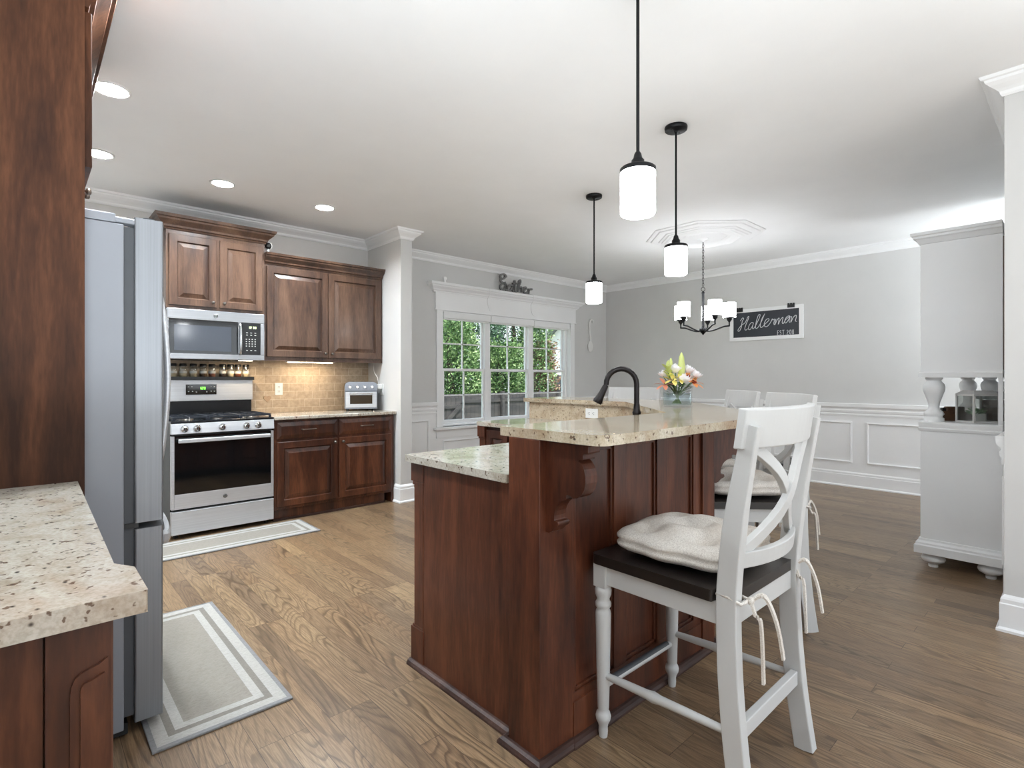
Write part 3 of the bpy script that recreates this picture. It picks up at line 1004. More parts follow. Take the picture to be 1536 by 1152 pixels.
# grates and burners
for gx0, gx1 in ((x0 + 0.02, x0 + 0.25), (x0 + 0.265, x1 - 0.265), (x1 - 0.25, x1 - 0.02)):
    g = MB()
    ya, yb = fy + 0.035, BY - 0.12
    zt = 0.945
    for yy in (ya, yb, (ya + yb) / 2):
        g.box(gx0, gx1, yy - 0.007, yy + 0.007, zt - 0.016, zt)
    for xx in (gx0, gx1):
        g.box(xx - 0.007, xx + 0.007, ya, yb, zt - 0.016, zt)
    xm = (gx0 + gx1) / 2
    g.box(xm - 0.006, xm + 0.006, ya, yb, zt - 0.014, zt)
    for xx in (gx0, gx1):
        for yy in (ya, yb):
            g.box(xx - 0.009, xx + 0.009, yy - 0.009, yy + 0.009, 0.9135, zt - 0.01)
    g.build('grate', 'iron', rg, bevel=0.002)
for bx, by in ((x0 + 0.135, 4.92), (x0 + 0.135, 5.15), (x1 - 0.135, 4.92), (x1 - 0.135, 5.15), (1.216, 5.03)):
    MB().lathe([(0.045, 0.914), (0.045, 0.920), (0.036, 0.922), (0.036, 0.93), (0.03, 0.933), (0, 0.933)], (bx, by, 0), 20).build('burner', 'pewter', rg)
# oven door
od = MB()
od.box(x0, x0 + 0.022, fy, fy + 0.045, 0.232, 0.80).box(x1 - 0.022, x1, fy, fy + 0.045, 0.232, 0.80)
od.box(x0 + 0.022, x1 - 0.022, fy, fy + 0.045, 0.232, 0.348)
od = od.build('oven_door', 'steel', rg, bevel=0.003)
gl = MB().box(x0 + 0.022, x1 - 0.022, fy + 0.002, fy + 0.04, 0.348, 0.80).build('oven_window', 'bglass', od)
hb = MB()
hb.box(x0 + 0.04, x1 - 0.04, fy - 0.05, fy - 0.035, 0.748, 0.778)
hb.box(x0 + 0.05, x0 + 0.07, fy - 0.038, fy + 0.003, 0.752, 0.774).box(x1 - 0.07, x1 - 0.05, fy - 0.038, fy + 0.003, 0.752, 0.774)
hb.build('handle', 'steel', od, bevel=0.005, seg=3)
roundel(od, 1.215, fy, 0.292, 0.017)
dr = MB().box(x0, x1, fy - 0.003, fy + 0.045, 0.036, 0.215).build('storage_drawer', 'steel', rg, bevel=0.004)
for xx in (x0 + 0.04, x1 - 0.04):
    for yy in (fy + 0.07, 5.25):
        MB().lathe([(0.018, 0.0), (0.018, 0.05)], (xx, yy, 0), 12).build('foot', 'blackp', rg)
# backguard
MB().box(x0 + 0.03, x1 - 0.025, 5.30, BY - 0.013, 0.90, 1.05).build('vent_panel', 'enamel', rg)
bg = MB().box(x0 + 0.02, x1 - 0.018, 5.285, BY - 0.013, 1.05, 1.236).build('backguard', 'steel', rg, bevel=0.004)
ct = MB().box(1.035, 1.272, 5.279, 5.29, 1.105, 1.195).build('control_display', 'bglass', bg)
k = MB()
for i, ch in enumerate('129'):
    seven(k, ch, 1.135 + i * 0.018, 5.277, 1.15, 0.013, 0.022, 0.003)
k.build('clock_digits', 'digit_g', ct)
for xx, zz in ((1.05, 1.17), (1.075, 1.17), (1.05, 1.13), (1.08, 1.13), (1.11, 1.125), (1.19, 1.125), (1.225, 1.17), (1.25, 1.17), (1.225, 1.13), (1.25, 1.13)):
    MB().box(xx, xx + 0.01, 5.2775, 5.28, zz, zz + 0.007).build('button', 'mark', ct)
# magnetic spice shelf on the backguard, with nine jars
sh = thing('spice_shelf', 'slim black shelf lying along the range backguard', 'shelf', (1.21, 5.33, 1.236))
MB().box(x0 + 0.02, x1 - 0.012, 5.262, BY - 0.013, 1.2362, 1.252).build('board', 'blackp', sh)
MB().box(x0 + 0.02, x1 - 0.012, 5.258, 5.262, 1.232, 1.262).build('lip', 'blackp', sh)
jars = [(0.943, 'spice_p', 'with pale grains, first from the fridge'), (1.017, 'spice_p', 'with pale grains, second from the fridge'), (1.095, 'spice_p', 'with cream powder, third from the fridge'),
        (1.172, 'spice_b', 'with brown spice, fourth from the fridge'), (1.241, 'spice_r', 'with reddish spice, in the middle of the row'), (1.327, 'spice_k', 'with dark spice below a wide gap, fourth from the tile end'),
        (1.393, 'spice_p', 'with pale spice, third from the tile end'), (1.454, 'spice_r', 'with red-brown spice, second from the tile end'), (1.522, 'spice_p', 'nearly empty, last in the row at the tile end')]
jar0 = None
for (jx, sp, txt) in jars:
    j = thing('spice_jar', 'small glass spice jar ' + txt, 'jar', (jx, 5.302, 1.252), 'spice jars above the range')
    lvl = 1.252 + 0.105 * rnd.uniform(0.45, 0.62)
    b = MB()
    b.lathe([(0.026, 1.253), (0.0285, 1.256), (0.0285, 1.335), (0.024, 1.347), (0.024, 1.352)], (jx, 5.302, 0), 20)
    b.build('glass_body', 'jarglass', j)
    MB().lathe([(0.0, 1.2555), (0.0265, 1.2555), (0.0265, lvl), (0, lvl + 0.002)], (jx, 5.302, 0), 18).build('spice', sp, j)
    MB().lathe([(0.0272, 1.351), (0.0272, 1.372), (0.025, 1.375), (0, 1.375)], (jx, 5.302, 0), 20).build('lid', 'blackp', j)
    MB().lathe([(0.029, 1.29), (0.029, 1.312)], (jx, 5.302, 0), 20).build('label_band', 'mark', j)

# base cabinet right of range
cb = thing('base_cabinet', 'brown base cabinet with two drawers over two doors beside the range', 'cabinet', (2.19, 5.1, 0))
x0, x1, fy = 1.602, 2.774, 4.80
MB().box(x0, x1, fy, BY - 0.013, 0.10, 0.883).build('carcass', 'wood', cb, bevel=0.002)
MB().box(x0, x1 - 0.09, fy + 0.03, fy + 0.05, 0.0, 0.10).build('toe_board', 'wood', cb)
MB().box(x1 - 0.03, x1, fy, BY - 0.05, 0.0, 0.10).build('end_foot', 'wood', cb)
MB().prism([(x0, fy + 0.03), (x0, fy + 0.012), (x1 - 0.09, fy + 0.012), (x1 - 0.09, fy + 0.03)], 0, 0.018).build('shoe_moulding', 'wood_shoe', cb, bevel=0.005)
for k, xa in enumerate((x0 + 0.025, x0 + 0.59)):
    wd = 0.545 if k == 0 else 0.55
    d = door(cb, 'drawer', xa, fy - 0.019, 0.715, wd, 0.145, 'wood', DRAWER, t=0.019)
    p = MB()
    xm = xa + wd / 2
    p.tube(smooth_path([(xm - 0.062, fy - 0.018, 0.79), (xm - 0.058, fy - 0.043, 0.79), (xm, fy - 0.046, 0.79), (xm + 0.058, fy - 0.043, 0.79), (xm + 0.062, fy - 0.018, 0.79)], 4), 0.0055, 8)
    p.build('pull', 'darkmetal', d)
    d = door(cb, 'door', xa, fy - 0.019, 0.125, wd, 0.565, 'wood', t=0.019)
    knob(d, (xa + (wd - 0.03 if k == 0 else 0.03), fy - 0.019, 0.655), mat='pewter')
tag(MB().box(1.599, PX0 - 0.002, 4.765, BY - 0.013, 0.884, 0.914).build('countertop', 'granite', bevel=0.006, seg=3), 'narrow granite countertop along the tiled wall beside the range', 'countertop')

# toaster oven
to = thing('toaster_oven', 'compact grey steel toaster oven with four knobs on the wall counter', 'toaster oven', (2.55, 5.06, 0.914))
to_turn = math.radians(-24)
x0, x1, fy = 2.39, 2.71, 5.06
b = MB()
pr_ = [(x0, 0.935), (x1, 0.935), (x1, 1.175), (x1 - 0.012, 1.198), (x1 - 0.035, 1.21), (x0 + 0.035, 1.21), (x0 + 0.012, 1.198), (x0, 1.175)]
b.prism(pr_, fy, 5.275)
b.v = [(x, z, y) for x, y, z in b.v]
b.f = [tuple(reversed(q)) for q in b.f]
b.build('body', 'toaster', to, bevel=0.004)
d = MB()
d.box(x0 + 0.008, x1 - 0.008, fy - 0.012, fy, 0.95, 0.985).box(x0 + 0.008, x1 - 0.008, fy - 0.012, fy, 1.075, 1.108)
d.box(x0 + 0.008, x0 + 0.05, fy - 0.012, fy, 0.985, 1.075).box(x1 - 0.05, x1 - 0.008, fy - 0.012, fy, 0.985, 1.075)
d = d.build('door', 'steel', to, bevel=0.002)
MB().box(x0 + 0.05, x1 - 0.05, fy - 0.008, fy - 0.001, 0.985, 1.075).build('window', plain('amber_oven_glass', srgb(58, 46, 32), 0.12), d)
hb = MB()
hb.cyl((x0 + 0.045, fy - 0.035, 1.092), (x1 - 0.045, fy - 0.035, 1.092), 0.007, 10)
for xx in (x0 + 0.06, x1 - 0.06):
    hb.cyl((xx, fy - 0.035, 1.092), (xx, fy - 0.01, 1.092), 0.005, 8)
hb.build('handle', 'chrome', d)
MB().box(x0 + 0.004, x1 - 0.004, fy - 0.006, fy, 1.112, 1.118).build('seam', 'blackp', to)
for i in range(4):
    kx = x0 + 0.052 + i * 0.072
    b = MB()
    b.tube([(kx, fy - 0.001, 1.158), (kx, fy - 0.02, 1.158), (kx, fy - 0.024, 1.158)], [0.018, 0.017, 0.012], 16)
    b.build('knob', 'chrome', to)
for xx in (x0 + 0.03, x1 - 0.03):
    for yy in (fy + 0.03, 5.25):
        MB().lathe([(0.014, 0.9145), (0.014, 0.936)], (xx, yy, 0), 12).build('foot', 'blackp', to)
to.rotation_euler = (0, 0, to_turn)


def outlet(name, label, c, ax, horiz=False, group=None):
    """ax: outward normal as unit 2D vector"""
    o = thing(name, label, 'outlet', c, group)
    n = Vector((ax[0], ax[1], 0))
    t = Vector((0, 0, 1)).cross(n)
    up = Vector((0, 0, 1))
    if horiz:
        t, up = up, t
    Mx = Matrix((t, -n, up)).transposed().to_4x4() if t.cross(-n).dot(up) > 0 else Matrix((-t, -n, up)).transposed().to_4x4()
    X = Matrix.Translation(c) @ Mx
    b = MB()
    b.X = X
    b.box(-0.036, 0.036, -0.006, -0.0005, -0.0585, 0.0585)
    pl = b.build('cover_plate', 'plate', o, bevel=0.002)
    for zz in (-0.021, 0.021):
        b = MB()
        b.X = X
        b.box(-0.015, 0.015, -0.0085, -0.005, zz - 0.014, zz + 0.014)
        r = b.build('receptacle', 'plate', pl, bevel=0.003)
        b = MB()
        b.X = X
        b.box(-0.008, -0.0055, -0.0095, -0.008, zz - 0.004, zz + 0.006).box(0.0055, 0.008, -0.0095, -0.008, zz - 0.004, zz + 0.006).box(-0.002, 0.002, -0.0095, -0.008, zz - 0.011, zz - 0.006)
        b.build('slot', 'slot', r)
    return o


outlet('wall_outlet', 'white duplex outlet on the tile backsplash beside the range', (1.839, BY - 0.012, 1.143), (0, -1), group='wall outlets')
outlet('wall_outlet', 'white outlet on the wall stub holding a plug, beside the toaster oven', (PX0, 5.068, 1.13), (-1, 0), group='wall outlets')
pg = thing('plug_adapter', 'white plug adapter with thin cord hanging above the toaster oven', 'plug', (PX0 - 0.01, 5.068, 1.15))
MB().box(PX0 - 0.06, PX0 - 0.010, 5.045, 5.09, 1.135, 1.185).build('body', 'plate', pg, bevel=0.008, seg=3)
MB().tube(smooth_path([(PX0 - 0.04, 5.068, 1.185), (PX0 - 0.05, 5.075, 1.25), (PX0 - 0.07, 5.11, 1.32), (PX0 - 0.06, 5.13, 1.41)], 6), 0.0022, 6).build('cord', 'plate', pg)
# tan heart on the tile
hh = []
for i in range(28):
    a = 2 * PI * i / 28
    hh.append((1.73 + 0.0022 * 16 * math.sin(a) ** 3, 1.052 + 0.0022 * (13 * math.cos(a) - 5 * math.cos(2 * a) - 2 * math.cos(3 * a) - math.cos(4 * a))))
b = MB().prism(hh, -(BY - 0.013), -(BY - 0.024))
b.v = [(x, -z, y) for x, y, z in b.v]
tag(b.build('heart_plaque', 'tan', bevel=0.003), 'small tan heart plaque on the tile below the outlet', 'wall decoration')

# ================================================================== FRIDGE SIDE
ey = 2.236
b = MB().box(-0.545, 0.150, ey, ey + 0.022, 0.0, 2.62)
pnl = tag(b.build('enclosure_panel', 'wood_panel'), 'tall dark wood panel standing between the near counter and the fridge', 'cabinet panel')
fr = thing('refrigerator', 'stainless french-door refrigerator with bottom freezer drawer', 'refrigerator', (-0.1, 2.72, 0))
fy0, fy1 = 2.264, 3.172
MB().box(-0.50, 0.258, fy0, fy1, 0.03, 1.782).build('body', 'fridge_side', fr, bevel=0.004)
MB().box(-0.50, 0.235, fy0 + 0.002, fy1 - 0.002, 1.784, 1.815).build('top_cap', 'fridge_side', fr, bevel=0.004)
MB().box(0.20, 0.345, fy0 + 0.004, fy0 + 0.05, 1.786, 1.806).build('hinge_cover', 'fridge_side', fr, bevel=0.006, seg=3)
MB().cyl((0.332, fy0 + 0.025, 1.772), (0.332, fy0 + 0.025, 1.818), 0.018, 16).build('hinge_pin', 'gasket', fr)
MB().box(0.258, 0.290, fy0 + 0.012, fy1 - 0.012, 0.07, 1.775).build('gasket', 'gasket', fr)
MB().box(0.245, 0.30, fy0 + 0.005, fy1 - 0.005, 0.725, 0.742).build('center_rail', 'blackp', fr)


def fdoor(name, ya, yb, za, zb):
    # slab with softly bowed front, front faces +x
    n = 8
    pts = [(0.288, ya), (0.372, ya)]
    pts = [(0.288, ya)]
    for i in range(n + 1):
        tt = i / n
        pts.append((0.372 + 0.018 * math.sin(PI * tt) ** 0.6 if 0 < i < n else 0.372, ya + (yb - ya) * tt))
    pts.append((0.288, yb))
    return MB().prism(pts, za, zb).build(name, 'fridge', fr, bevel=0.006, seg=3)


ym = (fy0 + fy1) / 2
d1 = fdoor('door', fy0, ym - 0.003, 0.742, 1.812)
d2 = fdoor('door', ym + 0.003, fy1, 0.742, 1.812)
d3 = fdoor('freezer_drawer', fy0, fy1, 0.045, 0.720)
for d, yy in ((d1, ym - 0.035), (d2, ym + 0.035)):
    h = MB()
    h.tube(smooth_path([(0.38, yy, 0.86), (0.43, yy, 0.90), (0.458, yy, 1.25), (0.43, yy, 1.60), (0.38, yy, 1.65)], 6), 0.012, 10)
    h.build('handle', 'steel', d)
h = MB()
h.tube(smooth_path([(0.375, ym - 0.36, 0.655), (0.405, ym - 0.33, 0.655), (0.435, ym, 0.655), (0.405, ym + 0.33, 0.655), (0.375, ym + 0.36, 0.655)], 6), 1.0, sec=[(-0.024, -0.007), (-0.012, -0.012), (0.012, -0.012), (0.024, -0.007), (0.024, 0.007), (0.012, 0.012), (-0.012, 0.012), (-0.024, 0.007)], up=(0, 0, 1))
h.build('handle', 'steel', d3)
MB().box(-0.48, 0.27, fy0 + 0.01, fy1 - 0.01, 0.012, 0.05).build('toe_grille', 'blackp', fr)
for xx in (-0.4, 0.2):
    for yy in (fy0 + 0.06, fy1 - 0.06):
        MB().lathe([(0.02, 0.0), (0.02, 0.03)], (xx, yy, 0), 12).build('foot', 'blackp', fr)
# cabinet above fridge
cf = thing('fridge_cabinet', 'dark wood cabinet hanging above the refrigerator', 'cabinet', (-0.2, 2.72, 1.95))
MB().box(-0.545, 0.150, ey + 0.0225, 3.20, 1.95, 2.62).build('carcass', 'wood_panel', cf)
for k, ya in enumerate((2.262, 2.733)):
    d = door(cf, 'door', 0.171, ya, 1.952, 0.464, 0.515, 'wood_panel', rot=PI / 2, t=0.019)
    knob(d, (0.171, ya + (0.435 if k == 0 else 0.03), 1.99), (1, 0, 0), 'darkmetal')
crown_of('crown', [(-0.54, 3.20), (0.150, 3.20), (0.150, ey)][::-1], 2.47, 2.66, 'wood_panel', cf, 0.11)

# near base cabinet and counter
nb = thing('base_cabinet', 'near brown base cabinet under the granite counter in the lower corner', 'cabinet', (-0.2, 1.6, 0))
MB().box(-0.545, 0.085, 1.065, ey - 0.002, 0.10, 0.878).build('carcass', 'wood', nb, bevel=0.002)
MB().box(-0.545, 0.03, 1.08, ey - 0.002, 0.0, 0.10).build('toe_board', 'wood', nb)
MB().box(-0.545, 0.022, 1.052, 1.066, 0.0, 0.878).build('end_panel', 'wood', nb)
po = MB()
po.box(0.024, 0.105, 1.04, 1.13, 0.0, 0.878)
po = po.build('corner_post', 'wood', nb, bevel=0.003)
fl = MB()
ln = [(0.052, 1.0405, 0.13), (0.052, 1.0405, 0.772)]
arch = [(0.052, 0.13), (0.052, 0.77), (0.0535, 0.786), (0.058, 0.797), (0.066, 0.803), (0.076, 0.806), (0.088, 0.810), (0.0985, 0.818), (0.0985, 0.13)]
pan = MB().prism(arch, -1.045, -1.0345)
pan.v = [(x, -z, y) for x, y, z in pan.v]
pan.build('raised_field', 'wood', po, bevel=0.003)
inner = [(0.064, 0.15), (0.064, 0.78), (0.068, 0.788), (0.078, 0.79), (0.094, 0.797), (0.094, 0.15)]
pan = MB().prism(inner, -1.045, -1.029)
pan.v = [(x, -z, y) for x, y, z in pan.v]
pan.build('raised_field', 'wood', po, bevel=0.003)
for k, ya in enumerate((1.15, 1.69)):
    wd = 0.52
    d = door(nb, 'drawer', 0.105, ya, 0.715, wd, 0.145, 'wood', DRAWER, rot=PI / 2, t=0.019)
    knob(d, (0.105, ya + wd / 2, 0.79), (1, 0, 0), 'darkmetal')
    d = door(nb, 'door', 0.105, ya, 0.125, wd, 0.565, 'wood', rot=PI / 2, t=0.019)
    knob(d, (0.105, ya + (wd - 0.03 if k == 0 else 0.03), 0.655), (1, 0, 0), 'darkmetal')
tag(MB().prism([(-0.545, 1.015), (0.147, 1.015), (0.147, 1.155), (0.122, 1.20), (0.132, ey - 0.001), (-0.545, ey - 0.001)], 0.879, 0.914).build('countertop', 'granite', bevel=0.006, seg=3),
    'near granite countertop with clipped corner against the tall wood panel', 'countertop')

# rugs
for nm, lab, (ra, rb, rc, rd) in (('rug', 'pale grey runner rug with white border stripes on the floor by the fridge', (0.315, 0.775, 2.105, 3.312)),
                                 ('kitchen_mat', 'pale bordered kitchen mat on the floor in front of the range', (0.59, 1.795, 4.27, 4.72))):
    cx, cy = (ra + rb) / 2, (rc + rd) / 2
    hx, hy = (rb - ra) / 2, (rd - rc) / 2
    o = MB().box(-hx, hx, -hy, hy, 0.0, 0.009).build(nm, m_rug(nm + '_weave', hx, hy), bevel=0.003)
    o.location = (cx, cy, 0.0005)
    tag(o, lab, 'rug')

# ================================================================== ISLAND
isl = thing('kitchen_island', 'dark cherry angled kitchen island cabinet with raised bar wall', 'kitchen island', (2.3, 1.8, 0))
XE = 1.262                      # near end panel face
# lower cabinets behind the knee wall
MB().prism([(XE + 0.02, 1.357), (XE + 0.02, 2.0), (2.03, 2.0), (2.62, 2.59), (2.62, 3.20), (3.16, 3.20), (3.16, 2.20), (2.318, 1.357)], 0.10, 0.884).build('base_carcass', 'wood_isl', isl)
MB().prism([(XE + 0.05, 1.36), (XE + 0.05, 1.93), (2.06, 1.93), (2.69, 2.56), (2.69, 3.18), (3.15, 3.18), (3.15, 2.21), (2.31, 1.36)], 0.0, 0.10).build('toe_base', 'blackp', isl)
MB().box(XE, XE + 0.02, 1.357, 1.935, 0.0, 0.884).build('end_panel', 'wood_isl', isl, bevel=0.001)
pl = MB()
pl.box(XE - 0.002, XE + 0.09, 1.935, 2.006, 0.0, 0.884)
pl.box(XE - 0.004, XE + 0.092, 1.933, 2.03, 0.80, 0.884).box(XE - 0.003, XE + 0.09, 1.934, 2.018, 0.785, 0.80)
pl.box(XE - 0.004, XE + 0.092, 1.933, 2.03, 0.0, 0.165).box(XE - 0.003, XE + 0.09, 1.934, 2.018, 0.165, 0.178)
pl.build('pilaster', 'wood_isl', isl, bevel=0.003)
pl = MB()
pl.box(2.60, 2.69, 3.135, 3.206, 0.0, 0.884)
pl.box(2.585, 2.692, 3.13, 3.215, 0.80, 0.884).box(2.592, 2.691, 3.132, 3.21, 0.785, 0.80)
pl.box(2.585, 2.692, 3.13, 3.215, 0.0, 0.165)
pl.build('pilaster', 'wood_isl', isl, bevel=0.003)
for xa in (1.38, 1.70):
    door(isl, 'door', xa + 0.31, 2.019, 0.125, 0.30, 0.73, 'wood_isl', rot=PI, t=0.018)
for ya in (2.62, 2.88):
    door(isl, 'door', 2.601, ya + 0.25, 0.125, 0.24, 0.73, 'wood_isl', rot=-PI / 2, t=0.018)
for k in (0.0, 0.41):
    door(isl, 'door', 2.03 - 0.0127 + 0.29 * 1.0 + k * 0.70 + 0.0, 2.0 + 0.0127 + 0.29 + k * 0.70, 0.125, 0.40, 0.73, 'wood_isl', rot=PI * 1.25, t=0.018)
# knee wall core
core = [(1.25, 1.22), (2.379, 1.22), (3.32, 2.161), (3.32, 3.21), (3.165, 3.21), (3.165, 2.197), (2.323, 1.355), (1.25, 1.355)]
MB().prism(core, 0.0, 1.05).build('knee_wall', 'wood_isl', isl)
# near end post
MB().box(1.223, 1.388, 1.203, 1.35, 0.0, 1.05).build('end_post', 'wood_isl', isl, bevel=0.002)


def run_frame(p, q, bays, name):
    """stiles and rails on the seating face between p and q; bays: (start, end) panel openings along the run"""
    p, q = Vector(p), Vector(q)
    L = (q - p).length
    d = (q - p).normalized()
    b = MB()
    b.X = Matrix.Translation((p.x, p.y, 0)) @ Matrix.Rotation(math.atan2(d.y, d.x), 4, 'Z')
    t = 0.016
    b.box(0, L, -t, 0, 1.0, 1.05).box(0, L, -t, 0, 0.0, 0.17)
    b.box(0, L, -t - 0.004, 0, 0.0, 0.14)
    edges = [0.0] + [x for bb in bays for x in bb] + [L]
    for i in range(0, len(edges), 2):
        b.box(edges[i], edges[i + 1], -t, 0, 0.17, 1.0)
    for a, c in bays:      # ogee lip round each opening
        b.box(a, a + 0.012, -0.009, 0, 0.17, 1.0).box(c - 0.012, c, -0.009, 0, 0.17, 1.0)
        b.box(a, c, -0.009, 0, 0.988, 1.0).box(a, c, -0.009, 0, 0.17, 0.182)
    return b.build(name, 'wood_isl', isl, bevel=0.0015)


run_frame((1.388, 1.22), (2.379, 1.22), [(0.012, 0.232), (0.308, 0.522), (0.598, 0.815)], 'panelled_face')
run_frame((2.379, 1.22), (3.32, 2.161), [(0.13, 0.45), (0.52, 0.80), (0.87, 1.19)], 'panelled_face')
run_frame((3.32, 2.161), (3.32, 3.21), [(0.12, 0.48), (0.56, 0.95)], 'panelled_face')
MB().box(2.265, 2.368, 1.192, 1.22, 0.0, 1.05).build('corner_pilaster', 'wood_isl', isl, bevel=0.002)
b = MB()
b.X = Matrix.Translation((2.379, 1.22, 0)) @ Matrix.Rotation(PI / 4, 4, 'Z')
b.box(0.012, 0.115, -0.028, 0, 0, 1.05)
b.build('corner_pilaster', 'wood_isl', isl, bevel=0.002)
# crown strip under the bar
sp = [(0, 1.022), (0.018, 1.022), (0.024, 1.035), (0.034, 1.040), (0.036, 1.0495), (0, 1.0495)]
MB().sweep([(1.388, 1.203), (2.386, 1.203), (3.337, 2.154), (3.337, 3.21)], sp).build('bar_moulding', 'wood_isl', isl)
# shoe moulding
shp = [(0, 0), (0.026, 0), (0.026, 0.008), (0.020, 0.018), (0.010, 0.024), (0, 0.024)]
MB().sweep([(XE, 2.03), (XE, 1.36), (1.223, 1.358), (1.223, 1.203), (1.39, 1.203), (1.39, 1.2), (2.386, 1.2), (3.34, 2.154), (3.34, 3.21)], shp).build('shoe_moulding', 'wood_shoe', isl)


def corbel(p, ang, name='corbel'):
    b = MB()
    pts = [(0.0, 1.045), (0.175, 1.045), (0.175, 1.022), (0.155, 1.018), (0.155, 1.0)]
    for i in range(9):     # upper scroll
        a = math.radians(70 - i * 20)
        pts.append((0.118 + 0.048 * math.cos(a), 0.940 + 0.062 * math.sin(a)))
    pts += [(0.098, 0.885), (0.088, 0.885), (0.088, 0.872)]
    for i in range(8):     # lower hollow
        t = i / 7
        pts.append((0.086 - 0.062 * math.sin(t * PI / 2) + 0.012 * t, 0.868 - 0.066 * (1 - math.cos(t * PI / 2)) - 0.01 * t))
    pts += [(0.052, 0.792), (0.054, 0.782), (0.048, 0.774), (0.038, 0.770), (0.026, 0.756), (0.014, 0.750), (0.0, 0.750)]
    b.prism(pts, -0.028, 0.028)
    # local: x outwards, y = width -> place
    vs = [(x, z, y) for x, y, z in b.v]
    c, s_ = math.cos(ang), math.sin(ang)
    b.v = [(p[0] + x * c - y * s_, p[1] + x * s_ + y * c, z) for x, y, z in vs]
    b.f = [tuple(reversed(q)) for q in b.f]
    return b.build(name, 'wood_isl', isl, bevel=0.004)


corbel((1.281, 1.203), -PI / 2)
corbel((2.379 + 0.045 + 0.02, 1.22 + 0.045 - 0.02), -PI / 4)
corbel((3.336, 3.12), 0.0)
# counters
tag(MB().prism([(1.238, 1.378), (1.238, 2.052), (2.05, 2.052), (2.585, 2.587), (2.585, 3.225), (3.143, 3.225), (3.143, 2.206), (2.315, 1.378)], 0.884, 0.914).build('countertop', 'granite', bevel=0.006, seg=3),
    'lower granite countertop on the kitchen side of the island', 'countertop')
spl = MB()
spl.prism([(1.25, 1.356), (2.323, 1.356), (3.164, 2.197), (3.164, 3.21), (3.144, 3.21), (3.144, 2.205), (2.315, 1.376), (1.25, 1.376)], 0.885, 1.0495)
tag(spl.build('granite_splash', 'granite_b'), 'tan granite splash strip rising from lower counter to bar', 'backsplash')
bar = [(1.224, 1.398)]
for i in range(7):
    a = PI + i * (PI / 2) / 6
    bar.append((1.224 + 0.05 + 0.05 * math.cos(a), 0.955 + 0.05 + 0.05 * math.sin(a)))
bar += [(2.495, 0.955), (3.565, 2.025), (3.565, 3.25), (3.11, 3.25), (3.11, 2.21), (2.298, 1.398)]
tag(MB().prism(bar, 1.051, 1.083).build('bar_counter', 'granite_c', bevel=0.006, seg=3), 'raised granite bar top wrapping the outer side of the island', 'countertop')
outlet('wall_outlet', 'white sideways outlet in the granite splash behind the faucet', (3.144, 2.54, 0.985), (-1, 0), True, 'wall outlets')

# faucet
fa = thing('faucet', 'oil-rubbed bronze gooseneck pull-down faucet at the island sink', 'faucet', (2.63, 1.795, 0.914))
fx, fyy = 2.63, 1.795
MB().lathe([(0.034, 0.9145), (0.034, 0.925), (0.028, 0.935), (0.024, 1.0), (0.021, 1.03), (0.024, 1.04), (0.026, 1.05), (0.020, 1.06), (0.017, 1.10)], (fx, fyy, 0), 24).build('base', 'bronze', fa)
dv = Vector((-0.7071, 0.7071, 0))
pth = [Vector((fx, fyy, 1.09)), Vector((fx, fyy, 1.17))]
R_ = 0.088
for i in range(13):
    a = PI * i / 12 * 1.02
    pth.append(Vector((fx, fyy, 1.215)) + dv * (R_ * (1 - math.cos(a))) + Vector((0, 0, R_ * math.sin(a))))
e = pth[-1]
MB().tube(pth, 0.0155, 14).build('gooseneck', 'bronze', fa)
dd = (pth[-1] - pth[-2]).normalized()
dd = (dd * 0.8 + dv * 0.35).normalized()
MB().tube([e, e + dd * 0.01, e + dd * 0.05, e + dd * 0.075, e + dd * 0.105, e + dd * 0.118], [0.014, 0.017, 0.019, 0.022, 0.029, 0.026], 16).build('spray_head', 'bronze', fa)
MB().tube([Vector((fx, fyy, 1.0)) , Vector((fx + 0.03, fyy + 0.03, 1.0)), Vector((fx + 0.06, fyy + 0.06, 1.03))], [0.009, 0.009, 0.006], 10).build('lever', 'bronze', fa)

# vase and flowers
RV = Vector((math.sin(YAW), -math.cos(YAW), 0))
FV = Vector((math.cos(YAW), math.sin(YAW), 0))
VC = Vector((2.855, 1.665, 1.083))
va = thing('flower_vase', 'low oval clear glass vase half filled with water on the bar top', 'vase', tuple(VC))


def oval(mbx, prof, c, n=32, k=0.75):
    b = MB()
    b.lathe(prof, (0, 0, 0), n)
    vs = []
    for x, y, z in b.v:
        p = c + RV * x + FV * (y * k)
        vs.append((p.x, p.y, c.z + z))
    mbx.v, mbx.f, mbx.sm = vs, b.f, b.sm
    return mbx


def shell(prof, c, name, mat, parent):
    b = MB()
    n = 36
    vs, fs = [], []
    for r, z in prof:
        for i in range(n):
            a = 2 * PI * i / n
            p = c + RV * (r * math.cos(a)) + FV * (0.72 * r * math.sin(a))
            vs.append((p.x, p.y, c.z + z))
    for i in range(len(prof) - 1):
        for j in range(n):
            fs.append((i * n + j, i * n + (j + 1) % n, (i + 1) * n + (j + 1) % n, (i + 1) * n + j))
    b._add(vs, fs, True)
    return b.build(name, mat, parent)


shell([(0.0, 0.001), (0.080, 0.001), (0.086, 0.006), (0.087, 0.115), (0.083, 0.115), (0.082, 0.010), (0.0, 0.009)], VC, 'glass', 'glass', va)
shell([(0.0, 0.011), (0.081, 0.011), (0.081, 0.078), (0.0, 0.078)], VC, 'water', 'water', va)


